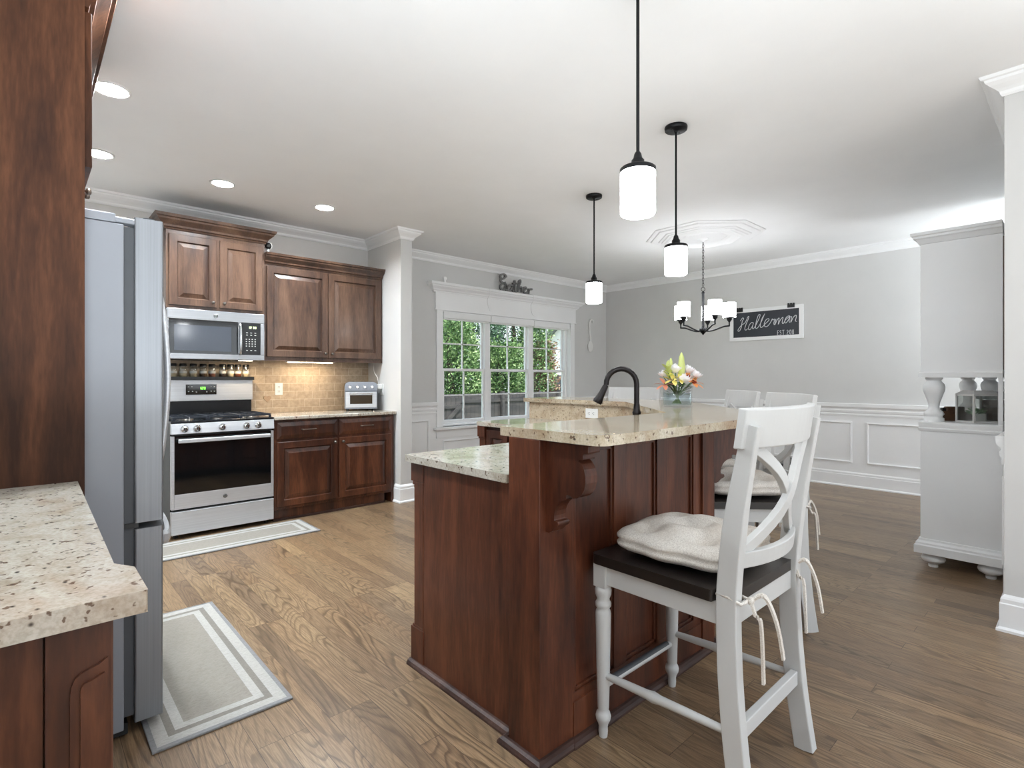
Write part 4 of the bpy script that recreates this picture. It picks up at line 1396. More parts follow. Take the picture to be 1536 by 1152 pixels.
def petal(mbx, base, d, ln, wd, curl=0.3, side=None):
    d = Vector(d).normalized()
    sd = d.cross(Vector((0, 0, 1)))
    if sd.length < 0.05:
        sd = Vector((1, 0, 0))
    sd.normalize()
    nrm = sd.cross(d)
    vs, fs = [], []
    prof = [(0.0, 0.15), (0.25, 0.75), (0.55, 1.0), (0.8, 0.8), (1.0, 0.08)]
    for t, wv in prof:
        c = base + d * (ln * t) + nrm * (-curl * ln * t * t)
        for s_ in (-1, 0, 1):
            vs.append(tuple(c + sd * (s_ * wd * wv / 2) + nrm * (0.12 * wd * abs(s_) * wv)))
    for i in range(len(prof) - 1):
        for j in range(2):
            fs.append((i * 3 + j, i * 3 + j + 1, i * 3 + 4 + j, i * 3 + 3 + j))
    mbx._add(vs, fs, True)


def flower(kind, du, dz, dep, mat, label, sz=0.03):
    sz *= 1.3
    c = VC + RV * du + FV * dep
    c.z = VC.z + dz
    root = thing(kind, label, 'flower', (VC.x, VC.y, VC.z + 0.02), 'flowers in the glass vase')
    foot = VC + RV * (du * -0.25) + FV * (dep * 0.2)
    foot.z = VC.z + 0.016
    midp = VC + RV * (du * 0.35) + FV * (dep * 0.5)
    midp.z = VC.z + 0.10
    MB().tube(smooth_path([foot, midp, c], 5), 0.0026, 6).build('stem', 'stem', root)
    b = MB()
    tilt = (RV * du * 4 + FV * (dep * 4 - 0.35) + Vector((0, 0, 0.75))).normalized()
    a1 = tilt.cross(Vector((0.3, 0.9, 0.2))).normalized()
    a2 = tilt.cross(a1)
    if kind == 'white_rose':
        for ring, (n, op, ln) in enumerate(((4, 0.25, 0.75), (5, 0.5, 0.9), (6, 0.9, 0.95))):
            for i in range(n):
                a = 2 * PI * (i + ring * 0.4) / n
                rad = a1 * math.cos(a) + a2 * math.sin(a)
                petal(b, c - tilt * sz * 0.3 + rad * sz * 0.12 * ring, tilt + rad * op, sz * ln * 1.25, sz * 0.9, -0.28)
    elif kind in ('lily', 'orange_lily'):
        for i in range(6):
            a = 2 * PI * i / 6
            rad = a1 * math.cos(a) + a2 * math.sin(a)
            petal(b, c - tilt * sz * 0.3, tilt * 0.55 + rad, sz * 1.45, sz * 0.62, 0.35)
    elif kind == 'flower_bud':
        b.tube([c - Vector((0, 0, sz * 1.2)), c - Vector((0, 0, sz * 0.6)), c, c + Vector((0, 0, sz)), c + Vector((0, 0, sz * 1.5))], [0.003, sz * 0.32, sz * 0.38, sz * 0.26, 0.003], 8)
    elif kind == 'lily_spray':
        for i in range(14):
            a = i * 2.4
            rad = a1 * math.cos(a) + a2 * math.sin(a)
            petal(b, c - tilt * sz * (1.1 - 0.12 * i), tilt * 0.9 + rad * 0.55, sz * 0.95, sz * 0.4, 0.1)
    b.build('blossom', mat, root)
    if kind == 'orange_lily':
        MB().sphere(tuple(c - tilt * sz * 0.05), sz * 0.34, n=10, m=6).build('throat', 'rust', root)


flower('white_rose', -0.014, 0.212, -0.01, 'petal_w', 'white rose at the top of the bouquet left of the tall bud', 0.030)
flower('white_rose', 0.030, 0.152, -0.055, 'petal_w', 'white rose low at the front of the bouquet', 0.030)
flower('white_rose', 0.074, 0.208, 0.01, 'petal_w', 'white bell-shaped bloom high on the right of the bouquet', 0.028)
flower('white_rose', 0.118, 0.178, 0.0, 'petal_w', 'white bloom reaching out farthest on the right of the bouquet', 0.026)
flower('white_rose', -0.082, 0.185, 0.02, 'petal_w', 'white bloom half hidden behind the lime lily spray', 0.022)
flower('lily_spray', -0.062, 0.205, -0.02, 'petal_g', 'lime green lily spray on the upper left of the bouquet', 0.042)
flower('lily', -0.035, 0.163, -0.04, 'petal_y', 'yellow lily in the middle left of the bouquet', 0.036)
flower('lily', 0.004, 0.168, -0.045, 'petal_y', 'yellow lily at the bouquet centre beside the low white rose', 0.030)
flower('flower_bud', -0.032, 0.235, 0.02, 'petal_g', 'short green bud rising behind the white rose', 0.026)
flower('flower_bud', 0.022, 0.232, -0.01, 'petal_g', 'tall green bud standing highest in the bouquet', 0.044)
flower('orange_lily', 0.055, 0.176, -0.03, 'petal_o', 'orange lily with rust throat in the bouquet, upper of two', 0.034)
flower('orange_lily', 0.090, 0.146, -0.035, 'petal_o', 'orange lily with rust throat low on the right of the bouquet', 0.034)
flower('lily', -0.085, 0.135, -0.03, 'petal_p', 'coral pink lily low on the left of the bouquet', 0.034)
lf = MB()
for i in range(80):
    a = i * 2.399
    r = 0.012 + 0.05 * rnd.random()
    p = VC + RV * (r * math.cos(a)) + FV * (r * 0.8 * math.sin(a))
    p.z = VC.z + rnd.uniform(0.06, 0.135)
    petal(lf, p, RV * math.cos(a) * 0.8 + FV * math.sin(a) * 0.8 + Vector((0, 0, rnd.uniform(0.2, 1.0))), rnd.uniform(0.03, 0.055), 0.016, 0.25)
tag(lf.build('flower_foliage', 'leaf'), 'dark green leaves bunched around the bouquet stems', 'foliage', kind='stuff')

# ================================================================== STOOLS
FRONT_LEG = [(0.0145, 0.0), (0.0165, 0.018), (0.0155, 0.034), (0.018, 0.046), (0.025, 0.060), (0.027, 0.072), (0.024, 0.084), (0.018, 0.092), (0.020, 0.100), (0.0225, 0.20), (0.0255, 0.36), (0.027, 0.428),
             (0.025, 0.440), (0.021, 0.446), (0.027, 0.456), (0.028, 0.466), (0.024, 0.474), (0.0215, 0.480), (0.0275, 0.496), (0.029, 0.512), (0.026, 0.522), (0.020, 0.527)]


def make_stool():
    o = thing('bar_stool', 'white X-back bar stool alone at the near side of the bar', 'bar stool', (0, 0, 0), 'white X-back bar stools')
    for s_ in (-1, 1):
        b = MB()
        b.lathe(FRONT_LEG, (s_ * 0.225, 0.238, 0), 20)
        b.box(s_ * 0.225 - 0.024, s_ * 0.225 + 0.024, 0.238 - 0.024, 0.238 + 0.024, 0.525, 0.605)
        b.build('leg', 'white_f', o)
    for s_ in (-1, 1):
        pts = [(s_ * 0.230, -0.262, 0.0), (s_ * 0.229, -0.236, 0.18), (s_ * 0.227, -0.218, 0.38), (s_ * 0.226, -0.212, 0.56), (s_ * 0.226, -0.216, 0.68), (s_ * 0.229, -0.236, 0.86), (s_ * 0.233, -0.270, 1.05), (s_ * 0.234, -0.284, 1.12)]
        pp = smooth_path(pts, 4)
        b = MB()
        sec = [(-0.020, -0.030), (0.020, -0.030), (0.020, 0.030), (-0.020, 0.030)]
        rr = [1.0 if p.z < 0.8 else 1.0 - 0.28 * (p.z - 0.8) / 0.32 for p in pp]
        b.tube(pp, rr, sec=sec, up=(1, 0, 0))
        b.build('leg', 'white_f', o, bevel=0.004)
    b = MB()
    b.box(-0.205, 0.205, 0.232, 0.252, 0.535, 0.603)
    b.box(-0.205, 0.205, -0.225, -0.205, 0.535, 0.603)
    for s_ in (-1, 1):
        b.box(s_ * 0.227 - 0.010, s_ * 0.227 + 0.010, -0.195, 0.22, 0.535, 0.603)
    b.build('apron', 'white_f', o, bevel=0.003)
    # dark seat with rounded front corners, notched around the posts
    st = []
    for cx, cy, a0 in ((0.232, 0.248, 0.0), (-0.232, 0.248, PI / 2)):
        for i in range(6):
            a = a0 + i * (PI / 2) / 5
            st.append((cx + 0.022 * math.cos(a), cy + 0.022 * math.sin(a)))
    st += [(-0.258, -0.175), (-0.19, -0.18), (-0.19, -0.232), (0.19, -0.232), (0.19, -0.18), (0.258, -0.175)]
    MB().prism(st, 0.604, 0.638).build('seat', 'seat', o, bevel=0.007, seg=3)
    # stretchers
    b = MB()
    for s_ in (-1, 1):
        b = MB()
        pp = [Vector((s_ * 0.226, 0.232, 0.215)), Vector((s_ * 0.226, 0.13, 0.22)), Vector((s_ * 0.227, 0.06, 0.223)), Vector((s_ * 0.227, 0.035, 0.224)), Vector((s_ * 0.227, 0.01, 0.225)), Vector((s_ * 0.227, -0.05, 0.228)), Vector((s_ * 0.228, -0.226, 0.235))]
        b.tube(pp, [0.011, 0.0135, 0.0145, 0.018, 0.0145, 0.0135, 0.011], 12)
        b.build('stretcher', 'white_f', o)
    MB().box(-0.205, 0.205, -0.247, -0.223, 0.215, 0.262).build('stretcher', 'white_f', o, bevel=0.003)
    b = MB().cyl((-0.21, 0.238, 0.175), (0.21, 0.238, 0.175), 0.0125, 12)
    fr_ = b.build('footrest', 'white_f', o)
    bb = MB()
    bb.tube([(-0.19, 0.2405, 0.1775), (0.19, 0.2405, 0.1775)], 0.0135, 12)
    bb.build('metal_sleeve', 'gasket', fr_)
    # crest rail: bowed backwards
    n = 14
    pts, up = [], []
    for i in range(n + 1):
        t = -1 + 2 * i / n
        pts.append((t * 0.262, -0.252 - 0.052 * (1 - t * t), 0))
    vs, fs = [], []
    for (x, y, _) in pts:
        for yy, zz in ((0.012, 1.052), (0.012 - 0.024, 1.052), (-0.028, 1.164), (-0.004, 1.168)):
            vs.append((x, y + yy, zz))
    for i in range(n):
        for k in range(4):
            fs.append((i * 4 + k, i * 4 + (k + 1) % 4, i * 4 + 4 + (k + 1) % 4, i * 4 + 4 + k))
    fs += [(3, 2, 1, 0), (n * 4, n * 4 + 1, n * 4 + 2, n * 4 + 3)]
    b = MB()
    b._add(vs, fs)
    b.build('crest_rail', 'white_f', o, bevel=0.004)
    # lower back rail, bowed
    vs, fs = [], []
    for i in range(n + 1):
        t = -1 + 2 * i / n
        x, y = t * 0.212, -0.218 - 0.045 * (1 - t * t)
        for yy, zz in ((0.010, 0.700), (-0.012, 0.700), (-0.018, 0.748), (0.004, 0.748)):
            vs.append((x, y + yy, zz))
    for i in range(n):
        for k in range(4):
            fs.append((i * 4 + k, i * 4 + (k + 1) % 4, i * 4 + 4 + (k + 1) % 4, i * 4 + 4 + k))
    fs += [(3, 2, 1, 0), (n * 4, n * 4 + 1, n * 4 + 2, n * 4 + 3)]
    b = MB()
    b._add(vs, fs)
    b.build('lower_rail', 'white_f', o, bevel=0.003)
    # X slats
    for s_ in (-1, 1):
        pp = []
        for i in range(13):
            t = i / 12
            x = s_ * (-0.196 + 0.392 * t)
            z = 0.742 + 0.318 * t
            y = -0.224 - 0.040 * t - 0.045 * math.sin(PI * t) - (0.004 * s_)
            pp.append((x + s_ * 0.03 * math.sin(PI * t * 2), y, z))
        b = MB()
        b.tube(pp, 1.0, sec=[(-0.010, -0.018), (0.010, -0.018), (0.010, 0.018), (-0.010, 0.018)], up=(0, 1, 0))
        b.build('cross_slat', 'white_f', o, bevel=0.002)
    return o


def make_cushion():
    o = thing('seat_cushion', 'tufted oatmeal linen cushion tied on the near bar stool', 'cushion', (0, 0, 0), 'linen stool cushions')
    n, m = 64, 28
    btn = [(0.0, 0.02), (-0.115, 0.12), (0.115, 0.12), (-0.115, -0.08), (0.115, -0.08)]
    vs, fs = [], []
    for i in range(m + 1):
        a = -PI / 2 + PI * i / m
        for k in range(n):
            t = 2 * PI * k / n
            cx, sy = math.cos(t), math.sin(t)
            rr = 1.0 / (abs(cx) ** 4 + abs(sy) ** 4) ** 0.25
            sc = 0.236 * (1 + 0.035 * math.cos(8 * t + 0.6))
            ca = math.copysign(abs(math.cos(a)) ** 0.55, math.cos(a))
            x = rr * cx * ca * sc * 0.92
            y = rr * sy * ca * sc * 0.92 + 0.008
            z = 0.0
            sa = math.sin(a)
            hz = math.copysign(abs(sa) ** 0.8, sa)
            if sa >= 0:
                z = 0.052 + 0.045 * hz
                for bx, by in btn:
                    d2 = (x - bx) ** 2 + (y - by - 0.0) ** 2
                    z -= 0.034 * math.exp(-d2 / 0.0016) * hz
                    z += 0.008 * math.exp(-(math.sqrt(d2) - 0.085) ** 2 / 0.0016) * hz
            else:
                z = 0.052 + 0.050 * hz
            if abs(sa) < 0.30:                       # seam between the two layers
                k_ = 1 - 0.05 * math.exp(-(sa / 0.09) ** 2)
                x, y = x * k_, (y - 0.008) * k_ + 0.008
            vs.append((x, y, 0.640 + z))
    for i in range(m):
        for k in range(n):
            fs.append((i * n + k, i * n + (k + 1) % n, (i + 1) * n + (k + 1) % n, (i + 1) * n + k))
    b = MB()
    b._add(vs, fs, True)
    b.build('pad', 'linen', o)
    for s_ in (-1, 1):
        b = MB()
        ring = []
        X, Y = s_ * 0.226, -0.214
        for dx, dy in ((-s_ * 0.034, 0.03), (-s_ * 0.026, -0.035), (0.0, -0.038), (s_ * 0.026, -0.034), (s_ * 0.027, 0.0), (s_ * 0.024, 0.034), (-s_ * 0.01, 0.036)):
            ring.append((X + dx, Y + dy, 0.627 - 0.012 * (dy < 0)))
        b.tube(ring, 0.005, 8, closed=True)
        kx, ky = X - s_ * 0.02, Y - 0.045
        b.sphere((kx, ky, 0.615), 0.011, 0.010, 0.012, 10, 8)
        b.build('tie_loop', 'linen', o)
        for (ex, ey, ez) in ((0.03, -0.075, 0.46), (-0.012, -0.04, 0.40)):
            b = MB()
            b.tube(smooth_path([(kx, ky, 0.615), (kx + ex * 0.7, ky + ey * 0.4, 0.63 if ex > 0 else 0.58), (kx + ex, ky + ey * 0.8, 0.56), (kx + ex * 1.3, ky + ey, ez)], 6), 1.0,
                   sec=[(-0.0035, -0.0065), (0.0035, -0.0065), (0.0035, 0.0065), (-0.0035, 0.0065)], up=(0, 1, 0))
            b.build('tie_tail', 'linen', o)
    return o


stool = make_stool()
cush = make_cushion()
S1 = (1.72, 0.92, 0)
spots = [((2.848, 1.292, 0), PI / 4, 'white X-back bar stool at the angled bar corner, directly behind the near stool', 'linen cushion on the stool directly behind the near stool'),
         ((3.315, 1.759, 0), PI / 4, 'white X-back bar stool at the angled bar, second behind the near stool', 'linen cushion on the second stool behind the near stool'),
         ((3.675, 2.72, 0), PI / 2, 'white bar stool at the far bar side, its back rail behind the faucet', 'linen cushion on the far stool behind the faucet')]
for loc, rz, l1, l2 in spots:
    dup(stool, l1, loc, rz)
    dup(cush, l2, loc, rz)
stool.location = S1
cush.location = (S1[0] - 0.005, S1[1] + 0.012, 0)
cush.rotation_euler = (0, 0, math.radians(4))

# dining chair behind the stools
dc = thing('dining_chair', 'white dining chair half hidden behind the bar stools', 'dining chair', (5.33, 2.11, 0))
for s_ in (-1, 1):
    b = MB()
    x = 5.33 + s_ * 0.215
    b.tube(smooth_path([(x, 1.842, 0), (x, 1.878, 0.25), (x, 1.885, 0.46), (x, 1.865, 0.75), (x, 1.835, 1.02)], 4), 1.0, sec=[(-0.018, -0.022), (0.018, -0.022), (0.018, 0.022), (-0.018, 0.022)], up=(1, 0, 0))
    b.build('leg', 'white_f', dc, bevel=0.004)
    b = MB()
    b.box(x - 0.02, x + 0.02, 2.29, 2.33, 0, 0.44)
    b.build('leg', 'white_f', dc, bevel=0.004)
MB().box(5.10, 5.56, 1.905, 2.345, 0.44, 0.47).build('seat', 'seat', dc, bevel=0.006)
MB().box(5.12, 5.54, 1.90, 2.33, 0.385, 0.44).build('apron', 'white_f', dc, bevel=0.002)
MB().box(5.10, 5.56, 1.825, 1.848, 0.90, 1.02).build('crest_rail', 'white_f', dc, bevel=0.004)
for s_ in (-1, 1):
    b = MB()
    b.tube([(5.33 - s_ * 0.19, 1.87, 0.56), (5.33 + s_ * 0.19, 1.842, 0.90)], 1.0, sec=[(-0.008, -0.016), (0.008, -0.016), (0.008, 0.016), (-0.008, 0.016)], up=(0, 1, 0))
    b.build('cross_slat', 'white_f', dc)

# ================================================================== PENDANTS
def make_pendant():
    o = thing('pendant_light', 'black rod pendant with frosted cylinder shade, nearest and largest, canopy out of view', 'pendant light', (0, 0, CEIL), 'bar pendants')
    cn = MB()
    cn.lathe([(0.0, CEIL - 0.0005), (0.064, CEIL - 0.0005), (0.066, CEIL - 0.006), (0.064, CEIL - 0.022), (0.058, CEIL - 0.026), (0.012, CEIL - 0.026), (0.010, CEIL - 0.034)][::-1], (0, 0, 0), 32)
    c = cn.build('canopy', 'black', o)
    for s_ in (-1, 1):
        MB().lathe([(0.0, CEIL - 0.029), (0.004, CEIL - 0.029), (0.004, CEIL - 0.026)], (s_ * 0.036, 0, 0), 8).build('screw', 'blackp', c)
    MB().cyl((0, 0, 2.09), (0, 0, CEIL - 0.02), 0.0062, 12).build('rod', 'black', o)
    MB().lathe([(0.066, 2.020), (0.0665, 2.034), (0.062, 2.038), (0.030, 2.044), (0.0235, 2.050), (0.0235, 2.066), (0.017, 2.073), (0.013, 2.090), (0.008, 2.098)], (0, 0, 0), 32).build('socket_cap', 'black', o)
    s_ = MB()
    s_.lathe([(0.0, 1.858), (0.045, 1.858), (0.060, 1.861), (0.0645, 1.868), (0.0645, 2.020)], (0, 0, 0), 32)
    s_.build('glass_shade', 'shade', o)
    return o


pend = make_pendant()
dup(pend, 'black rod pendant with frosted shade at the angled bar corner, nearest the medallion', (2.854, 1.673, CEIL))
dup(pend, 'black rod pendant with frosted shade, smallest and farthest, above the faucet', (3.434, 2.753, CEIL))
pend.location = (1.70, 1.155, CEIL)

# ================================================================== CHANDELIER
CX, CY = 5.245, 2.76
ch = thing('chandelier', 'dark five-arm chandelier with white drum shades hanging from the medallion', 'chandelier', (CX, CY, 2.70))
MB().lathe([(0.055, 2.7035), (0.053, 2.695), (0.02, 2.685), (0.008, 2.672)][::-1], (CX, CY, 0), 20).build('canopy', 'white', ch)
b = MB()
z = 2.675
i = 0
while z > 2.215:
    hw = (0.010, 0.0) if i % 2 == 0 else (0.0, 0.010)
    pts = []
    for k in range(10):
        a = 2 * PI * k / 10
        pts.append((CX + hw[0] * math.cos(a), CY + hw[1] * math.cos(a), z - 0.016 + 0.018 * math.sin(a)))
    b.tube(pts, 0.0022, 6, closed=True)
    z -= 0.029
    i += 1
b.build('chain', 'black', ch)
pts = [(CX + 0.02 * math.cos(2 * PI * k / 16) * RV.x, CY + 0.02 * math.cos(2 * PI * k / 16) * RV.y, 2.178 + 0.02 * math.sin(2 * PI * k / 16)) for k in range(16)]
MB().tube(pts, 0.003, 8, closed=True).build('ring', 'black', ch)
MB().lathe([(0.004, 1.70), (0.012, 1.712), (0.02, 1.722), (0.034, 1.735), (0.038, 1.752), (0.034, 1.77), (0.018, 1.782), (0.013, 1.80), (0.013, 2.13), (0.016, 2.135), (0.016, 2.145), (0.005, 2.158)], (CX, CY, 0), 20).build('stem', 'black', ch)
for k in range(5):
    a = math.radians(-84 + 72 * k)
    d = RV * math.cos(a) + FV * math.sin(a)
    P = lambda r, zz: (CX + d.x * r, CY + d.y * r, zz)
    ar = MB()
    ar.tube(smooth_path([P(0.02, 1.742), P(0.08, 1.742), P(0.15, 1.765), P(0.205, 1.785), P(0.245, 1.79), P(0.262, 1.792)], 5), 0.008, 8)
    ar.tube([P(0.258, 1.786), P(0.258, 1.838)], 0.008, 8)
    arm = ar.build('arm', 'black', ch)
    px, py, _ = P(0.258, 0)
    MB().lathe([(0.010, 1.828), (0.013, 1.838), (0.024, 1.850), (0.026, 1.868), (0.028, 1.872), (0.055, 1.874), (0.055, 1.877), (0.0, 1.877)], (px, py, 0), 20).build('cup', 'black', arm)
    s_ = MB()
    s_.lathe([(0.0635, 1.877), (0.0635, 2.028), (0.060, 2.028), (0.060, 1.879), (0.0, 1.879)], (px, py, 0), 28)
    s_.build('shade', 'shade_c', arm)
    MB().lathe([(0.0638, 1.885), (0.0668, 1.886), (0.0668, 1.894), (0.0638, 1.895)], (px, py, 0), 28).build('band', 'black', arm)

# ================================================================== WALL THINGS
ASP = [  # cursive strokes: x, z in letter units
    [(0.05, 1.55), (0.3, 1.95), (0.5, 1.8), (0.35, 1.5), (0.32, 1.0), (0.3, 0.5), (0.12, 0.05), (-0.1, 0.1), (-0.05, 0.4), (0.3, 0.85), (0.75, 1.15), (0.95, 1.6), (1.05, 1.95), (1.2, 2.0), (1.15, 1.6), (0.95, 0.9), (0.85, 0.3), (1.0, 0.02), (1.3, 0.2)],
    [(1.95, 0.95), (1.65, 1.0), (1.4, 0.6), (1.4, 0.1), (1.65, 0.02), (1.9, 0.5), (1.98, 0.95), (1.92, 0.4), (2.0, 0.05), (2.2, 0.2), (2.5, 0.9), (2.75, 1.7), (2.72, 2.0), (2.5, 1.9), (2.35, 1.0), (2.35, 0.2), (2.55, 0.02), (2.8, 0.3), (3.1, 1.0), (3.3, 1.75), (3.4, 2.0)],
    [(3.4, 2.0), (3.1, 1.4), (2.98, 0.6), (3.05, 0.1), (3.3, 0.1), (3.65, 0.5), (4.05, 0.9), (4.0, 1.15), (3.7, 1.1), (3.5, 0.6), (3.65, 0.1), (4.0, 0.1), (4.35, 0.6), (4.5, 1.05), (4.6, 0.85), (4.85, 0.95), (4.78, 0.4), (4.9, 0.1)],
    [(5.0, 0.95), (4.95, 0.1), (5.15, 0.7), (5.4, 1.0), (5.4, 0.1), (5.6, 0.7), (5.9, 1.0), (5.88, 0.3), (6.05, 0.1), (6.3, 0.6), (6.75, 1.0), (6.4, 1.0), (6.2, 0.5), (6.35, 0.1), (6.65, 0.5), (6.8, 1.0), (6.75, 0.3), (6.9, 0.1)],
    [(7.0, 0.95), (7.0, 0.1), (7.2, 0.7), (7.5, 1.0), (7.6, 0.7), (7.55, 0.2), (7.75, 0.1)],
]
EST = [[(0.55, 1), (0.0, 1), (0.0, 0.0), (0.55, 0.0)], [(0.0, 0.5), (0.45, 0.5)], [(1.3, 0.9), (0.95, 1.0), (0.8, 0.75), (1.25, 0.4), (1.15, 0.05), (0.75, 0.05)], [(1.6, 1.0), (2.3, 1.0)], [(1.95, 1.0), (1.95, 0.0)],
       [(2.65, 0.0), (2.66, 0.04)], [(3.1, 0.8), (3.35, 1.0), (3.6, 0.8), (3.1, 0.0), (3.65, 0.0)], [(4.2, 1.0), (3.95, 0.7), (3.95, 0.3), (4.2, 0.0), (4.45, 0.3), (4.45, 0.7), (4.2, 1.0)], [(4.85, 1.0), (4.85, 0.0)], [(5.3, 1.0), (5.3, 0.0)]]
ck = thing('chalkboard_sign', 'framed chalkboard with a chalk family name on the dining wall', 'sign', (DX, 2.84, 1.95))
ya, yb, za, zb = 3.305, 2.385, 1.74, 2.155
f = MB()
f.box(DX - 0.022, DX - 0.001, yb, ya, za, za + 0.045).box(DX - 0.022, DX - 0.001, yb, ya, zb - 0.045, zb)
f.box(DX - 0.022, DX - 0.001, yb, yb + 0.05, za + 0.045, zb - 0.045).box(DX - 0.022, DX - 0.001, ya - 0.05, ya, za + 0.045, zb - 0.045)
f.build('frame', 'white', ck, bevel=0.002)
bd = MB().box(DX - 0.014, DX - 0.001, yb + 0.048, ya - 0.048, za + 0.043, zb - 0.043).build('board', 'board', ck)
t = MB()
for st in ASP:
    q = smooth_path([(x * 0.092, z * 0.088 + x * 0.009, 0) for x, z in st], 5)
    t.tube([(DX - 0.0145, 3.185 - p.x - p.y * 0.14, 1.868 + p.y) for p in q], 0.0042, 6)
for st in EST:
    t.tube([(DX - 0.0145, 2.69 - x * 0.036, 1.79 + z * 0.058) for x, z in st], 0.0028, 6)
t.build('chalk_writing', 'chalk', bd)
for yc in (3.165, 2.525):
    b = MB()
    b.box(DX - 0.032, DX - 0.022, yc - 0.042, yc + 0.042, zb - 0.034, zb + 0.006)
    for dy in (-0.03, 0.0, 0.03):
        b.box(DX - 0.034, DX - 0.012, yc + dy - 0.010, yc + dy + 0.010, zb + 0.006, zb + 0.022)
    b.build('clip', 'blackp', ck, bevel=0.002)
# wall spoon
b = MB()
b.tube(smooth_path([(6.66, BY - 0.016, 2.12), (6.655, BY - 0.018, 2.155), (6.61, BY - 0.018, 2.165), (6.575, BY - 0.018, 2.11), (6.58, BY - 0.016, 1.98), (6.60, BY - 0.014, 1.88), (6.60, BY - 0.014, 1.80)], 5), 0.016, 8)
pts = []
sp = thing('wall_spoon', 'large pale grey wooden spoon hung on the wall beside the window', 'wall decoration', (6.6, BY - 0.005, 1.9))
b.build('handle', 'spoon', sp)
b = MB()
b.sphere((6.60, BY - 0.016, 1.745), 0.062, 0.014, 0.088, 20, 12)
b.build('bowl', 'spoon', sp)
# Gather letters on the window header
GA = [[(1.35, 2.35), (1.2, 2.75), (0.75, 2.85), (0.4, 2.5), (0.45, 2.1), (0.8, 2.0), (1.1, 2.3), (1.15, 2.6)], [(0.45, 2.1), (0.45, 1.6), (0.8, 1.3), (1.2, 1.45)],
      [(1.35, 1.05), (0.9, 1.2), (0.45, 0.8), (0.4, 0.3), (0.7, 0.03), (1.1, 0.3), (1.3, 0.9), (1.25, 0.2), (1.5, 0.1)],
      [(2.4, 1.05), (2.0, 1.1), (1.65, 0.7), (1.65, 0.15), (1.95, 0.05), (2.3, 0.6), (2.45, 1.1), (2.4, 0.3), (2.6, 0.05)], [(2.75, 2.1), (2.8, 1.0), (2.85, 0.2), (3.05, 0.05)], [(2.4, 1.45), (3.5, 1.65)],
      [(3.3, 0.05), (3.3, 1.0), (3.45, 1.9), (3.7, 2.3), (3.75, 1.9), (3.4, 1.0), (3.35, 0.4), (3.6, 0.95), (3.95, 0.95), (4.0, 0.1)],
      [(4.3, 0.5), (4.75, 0.85), (4.65, 1.15), (4.35, 1.0), (4.3, 0.35), (4.6, 0.03), (5.0, 0.3)], [(5.2, 1.0), (5.2, 0.03)], [(5.2, 0.5), (5.5, 0.95), (5.85, 0.95)]]
b = MB()
for st in GA:
    q = smooth_path([(4.615 + x * 0.108, BY - 0.075, 2.418 + z * 0.074) for x, z in st], 6)
    b.tube(q, 1.0, sec=[(-0.014, -0.011), (0.014, -0.011), (0.014, 0.011), (-0.014, 0.011)], up=(0, 1, 0))
b.box(4.64, 5.25, BY - 0.088, BY - 0.062, 2.4025, 2.412)
tag(b.build('gather_sign', 'sign'), 'grey cursive wooden word sign standing on the window header', 'sign')
for xx, lab in ((4.441, 'thin pale curved strip over the window header below the word sign start'), (5.235, 'thin pale curved strip over the window header below the word sign end')):  # thin pale curved strips running down over the header
    b = MB()
    b.tube(smooth_path([(xx, BY - 0.10, 2.407), (xx, BY - 0.117, 2.395), (xx + 0.006, BY - 0.105, 2.33), (xx + 0.02, BY - 0.045, 2.27), (xx + 0.045, BY - 0.034, 2.18), (xx + 0.075, BY - 0.034, 2.135), (xx + 0.12, BY - 0.034, 2.13)], 5), 0.003, 6)
    tag(b.build('header_strip', 'white'), lab, 'cord', 'strips over the window header')
tag(MB().lathe([(0.018, 2.4025), (0.02, 2.41), (0.012, 2.425), (0.024, 2.445), (0.026, 2.46), (0.018, 2.475), (0, 2.478)], (3.765, 5.31, 0), 16).build('finial_ornament', 'white'), 'tiny white turned ornament on the window header corner nearest the stub', 'ornament')

# ================================================================== HUTCH
hu = thing('hutch', 'tall white painted hutch with baluster niche and bun feet', 'hutch', (5.17, 0.57, 0))
hx0, hx1, hy0, hy1 = 4.40, 5.95, 0.372, 0.778
MB().box(hx0, hx1, hy0, hy1, 0.18, 0.905).build('lower_case', 'hutch', hu, bevel=0.003)
b = MB()
b.sweep([(hx0, hy0), (hx0, hy1), (hx1, hy1), (hx1, hy0)][::-1], [(0, 0.095), (0.030, 0.095), (0.030, 0.145), (0.022, 0.152), (0.022, 0.164), (0.010, 0.176), (0.008, 0.190), (0, 0.190)])
b.box(hx0, hx1, hy0, hy1, 0.095, 0.18)
b.build('plinth', 'hutch', hu)
b = MB()
b.sweep([(hx0, hy0), (hx0, hy1), (hx1, hy1), (hx1, hy0)][::-1], [(0, 0.900), (0.008, 0.902), (0.012, 0.918), (0.006, 0.924), (0.010, 0.948), (0.010, 0.958), (0, 0.962)])
b.box(hx0, hx1, hy0, hy1, 0.904, 0.962)
b.build('niche_shelf', 'hutch', hu)
MB().box(hx0, hx1, hy0, hy1, 1.255, 2.16).build('upper_case', 'hutch', hu, bevel=0.003)
b = MB()
b.sweep([(hx0, hy0), (hx0, hy1), (hx1, hy1), (hx1, hy0)][::-1], [(0, 1.253), (0.010, 1.253), (0.012, 1.282), (0.004, 1.29), (0, 1.29)])
b.build('niche_header', 'hutch', hu)
b = MB()
b.sweep([(hx0, hy0), (hx0, hy1), (hx1, hy1), (hx1, hy0)][::-1], [(0, 2.135), (0.008, 2.137), (0.014, 2.15), (0.022, 2.165), (0.034, 2.172), (0.036, 2.185), (0.046, 2.19), (0.048, 2.208), (0, 2.208)])
b.box(hx0, hx1, hy0, hy1, 2.14, 2.207)
b.build('crown', 'hutch', hu)
for q in (hx0, hx1 - 0.022):
    MB().box(q, q + 0.022, hy0, hy0 + 0.022, 0.96, 1.256).build('back_post', 'hutch', hu)
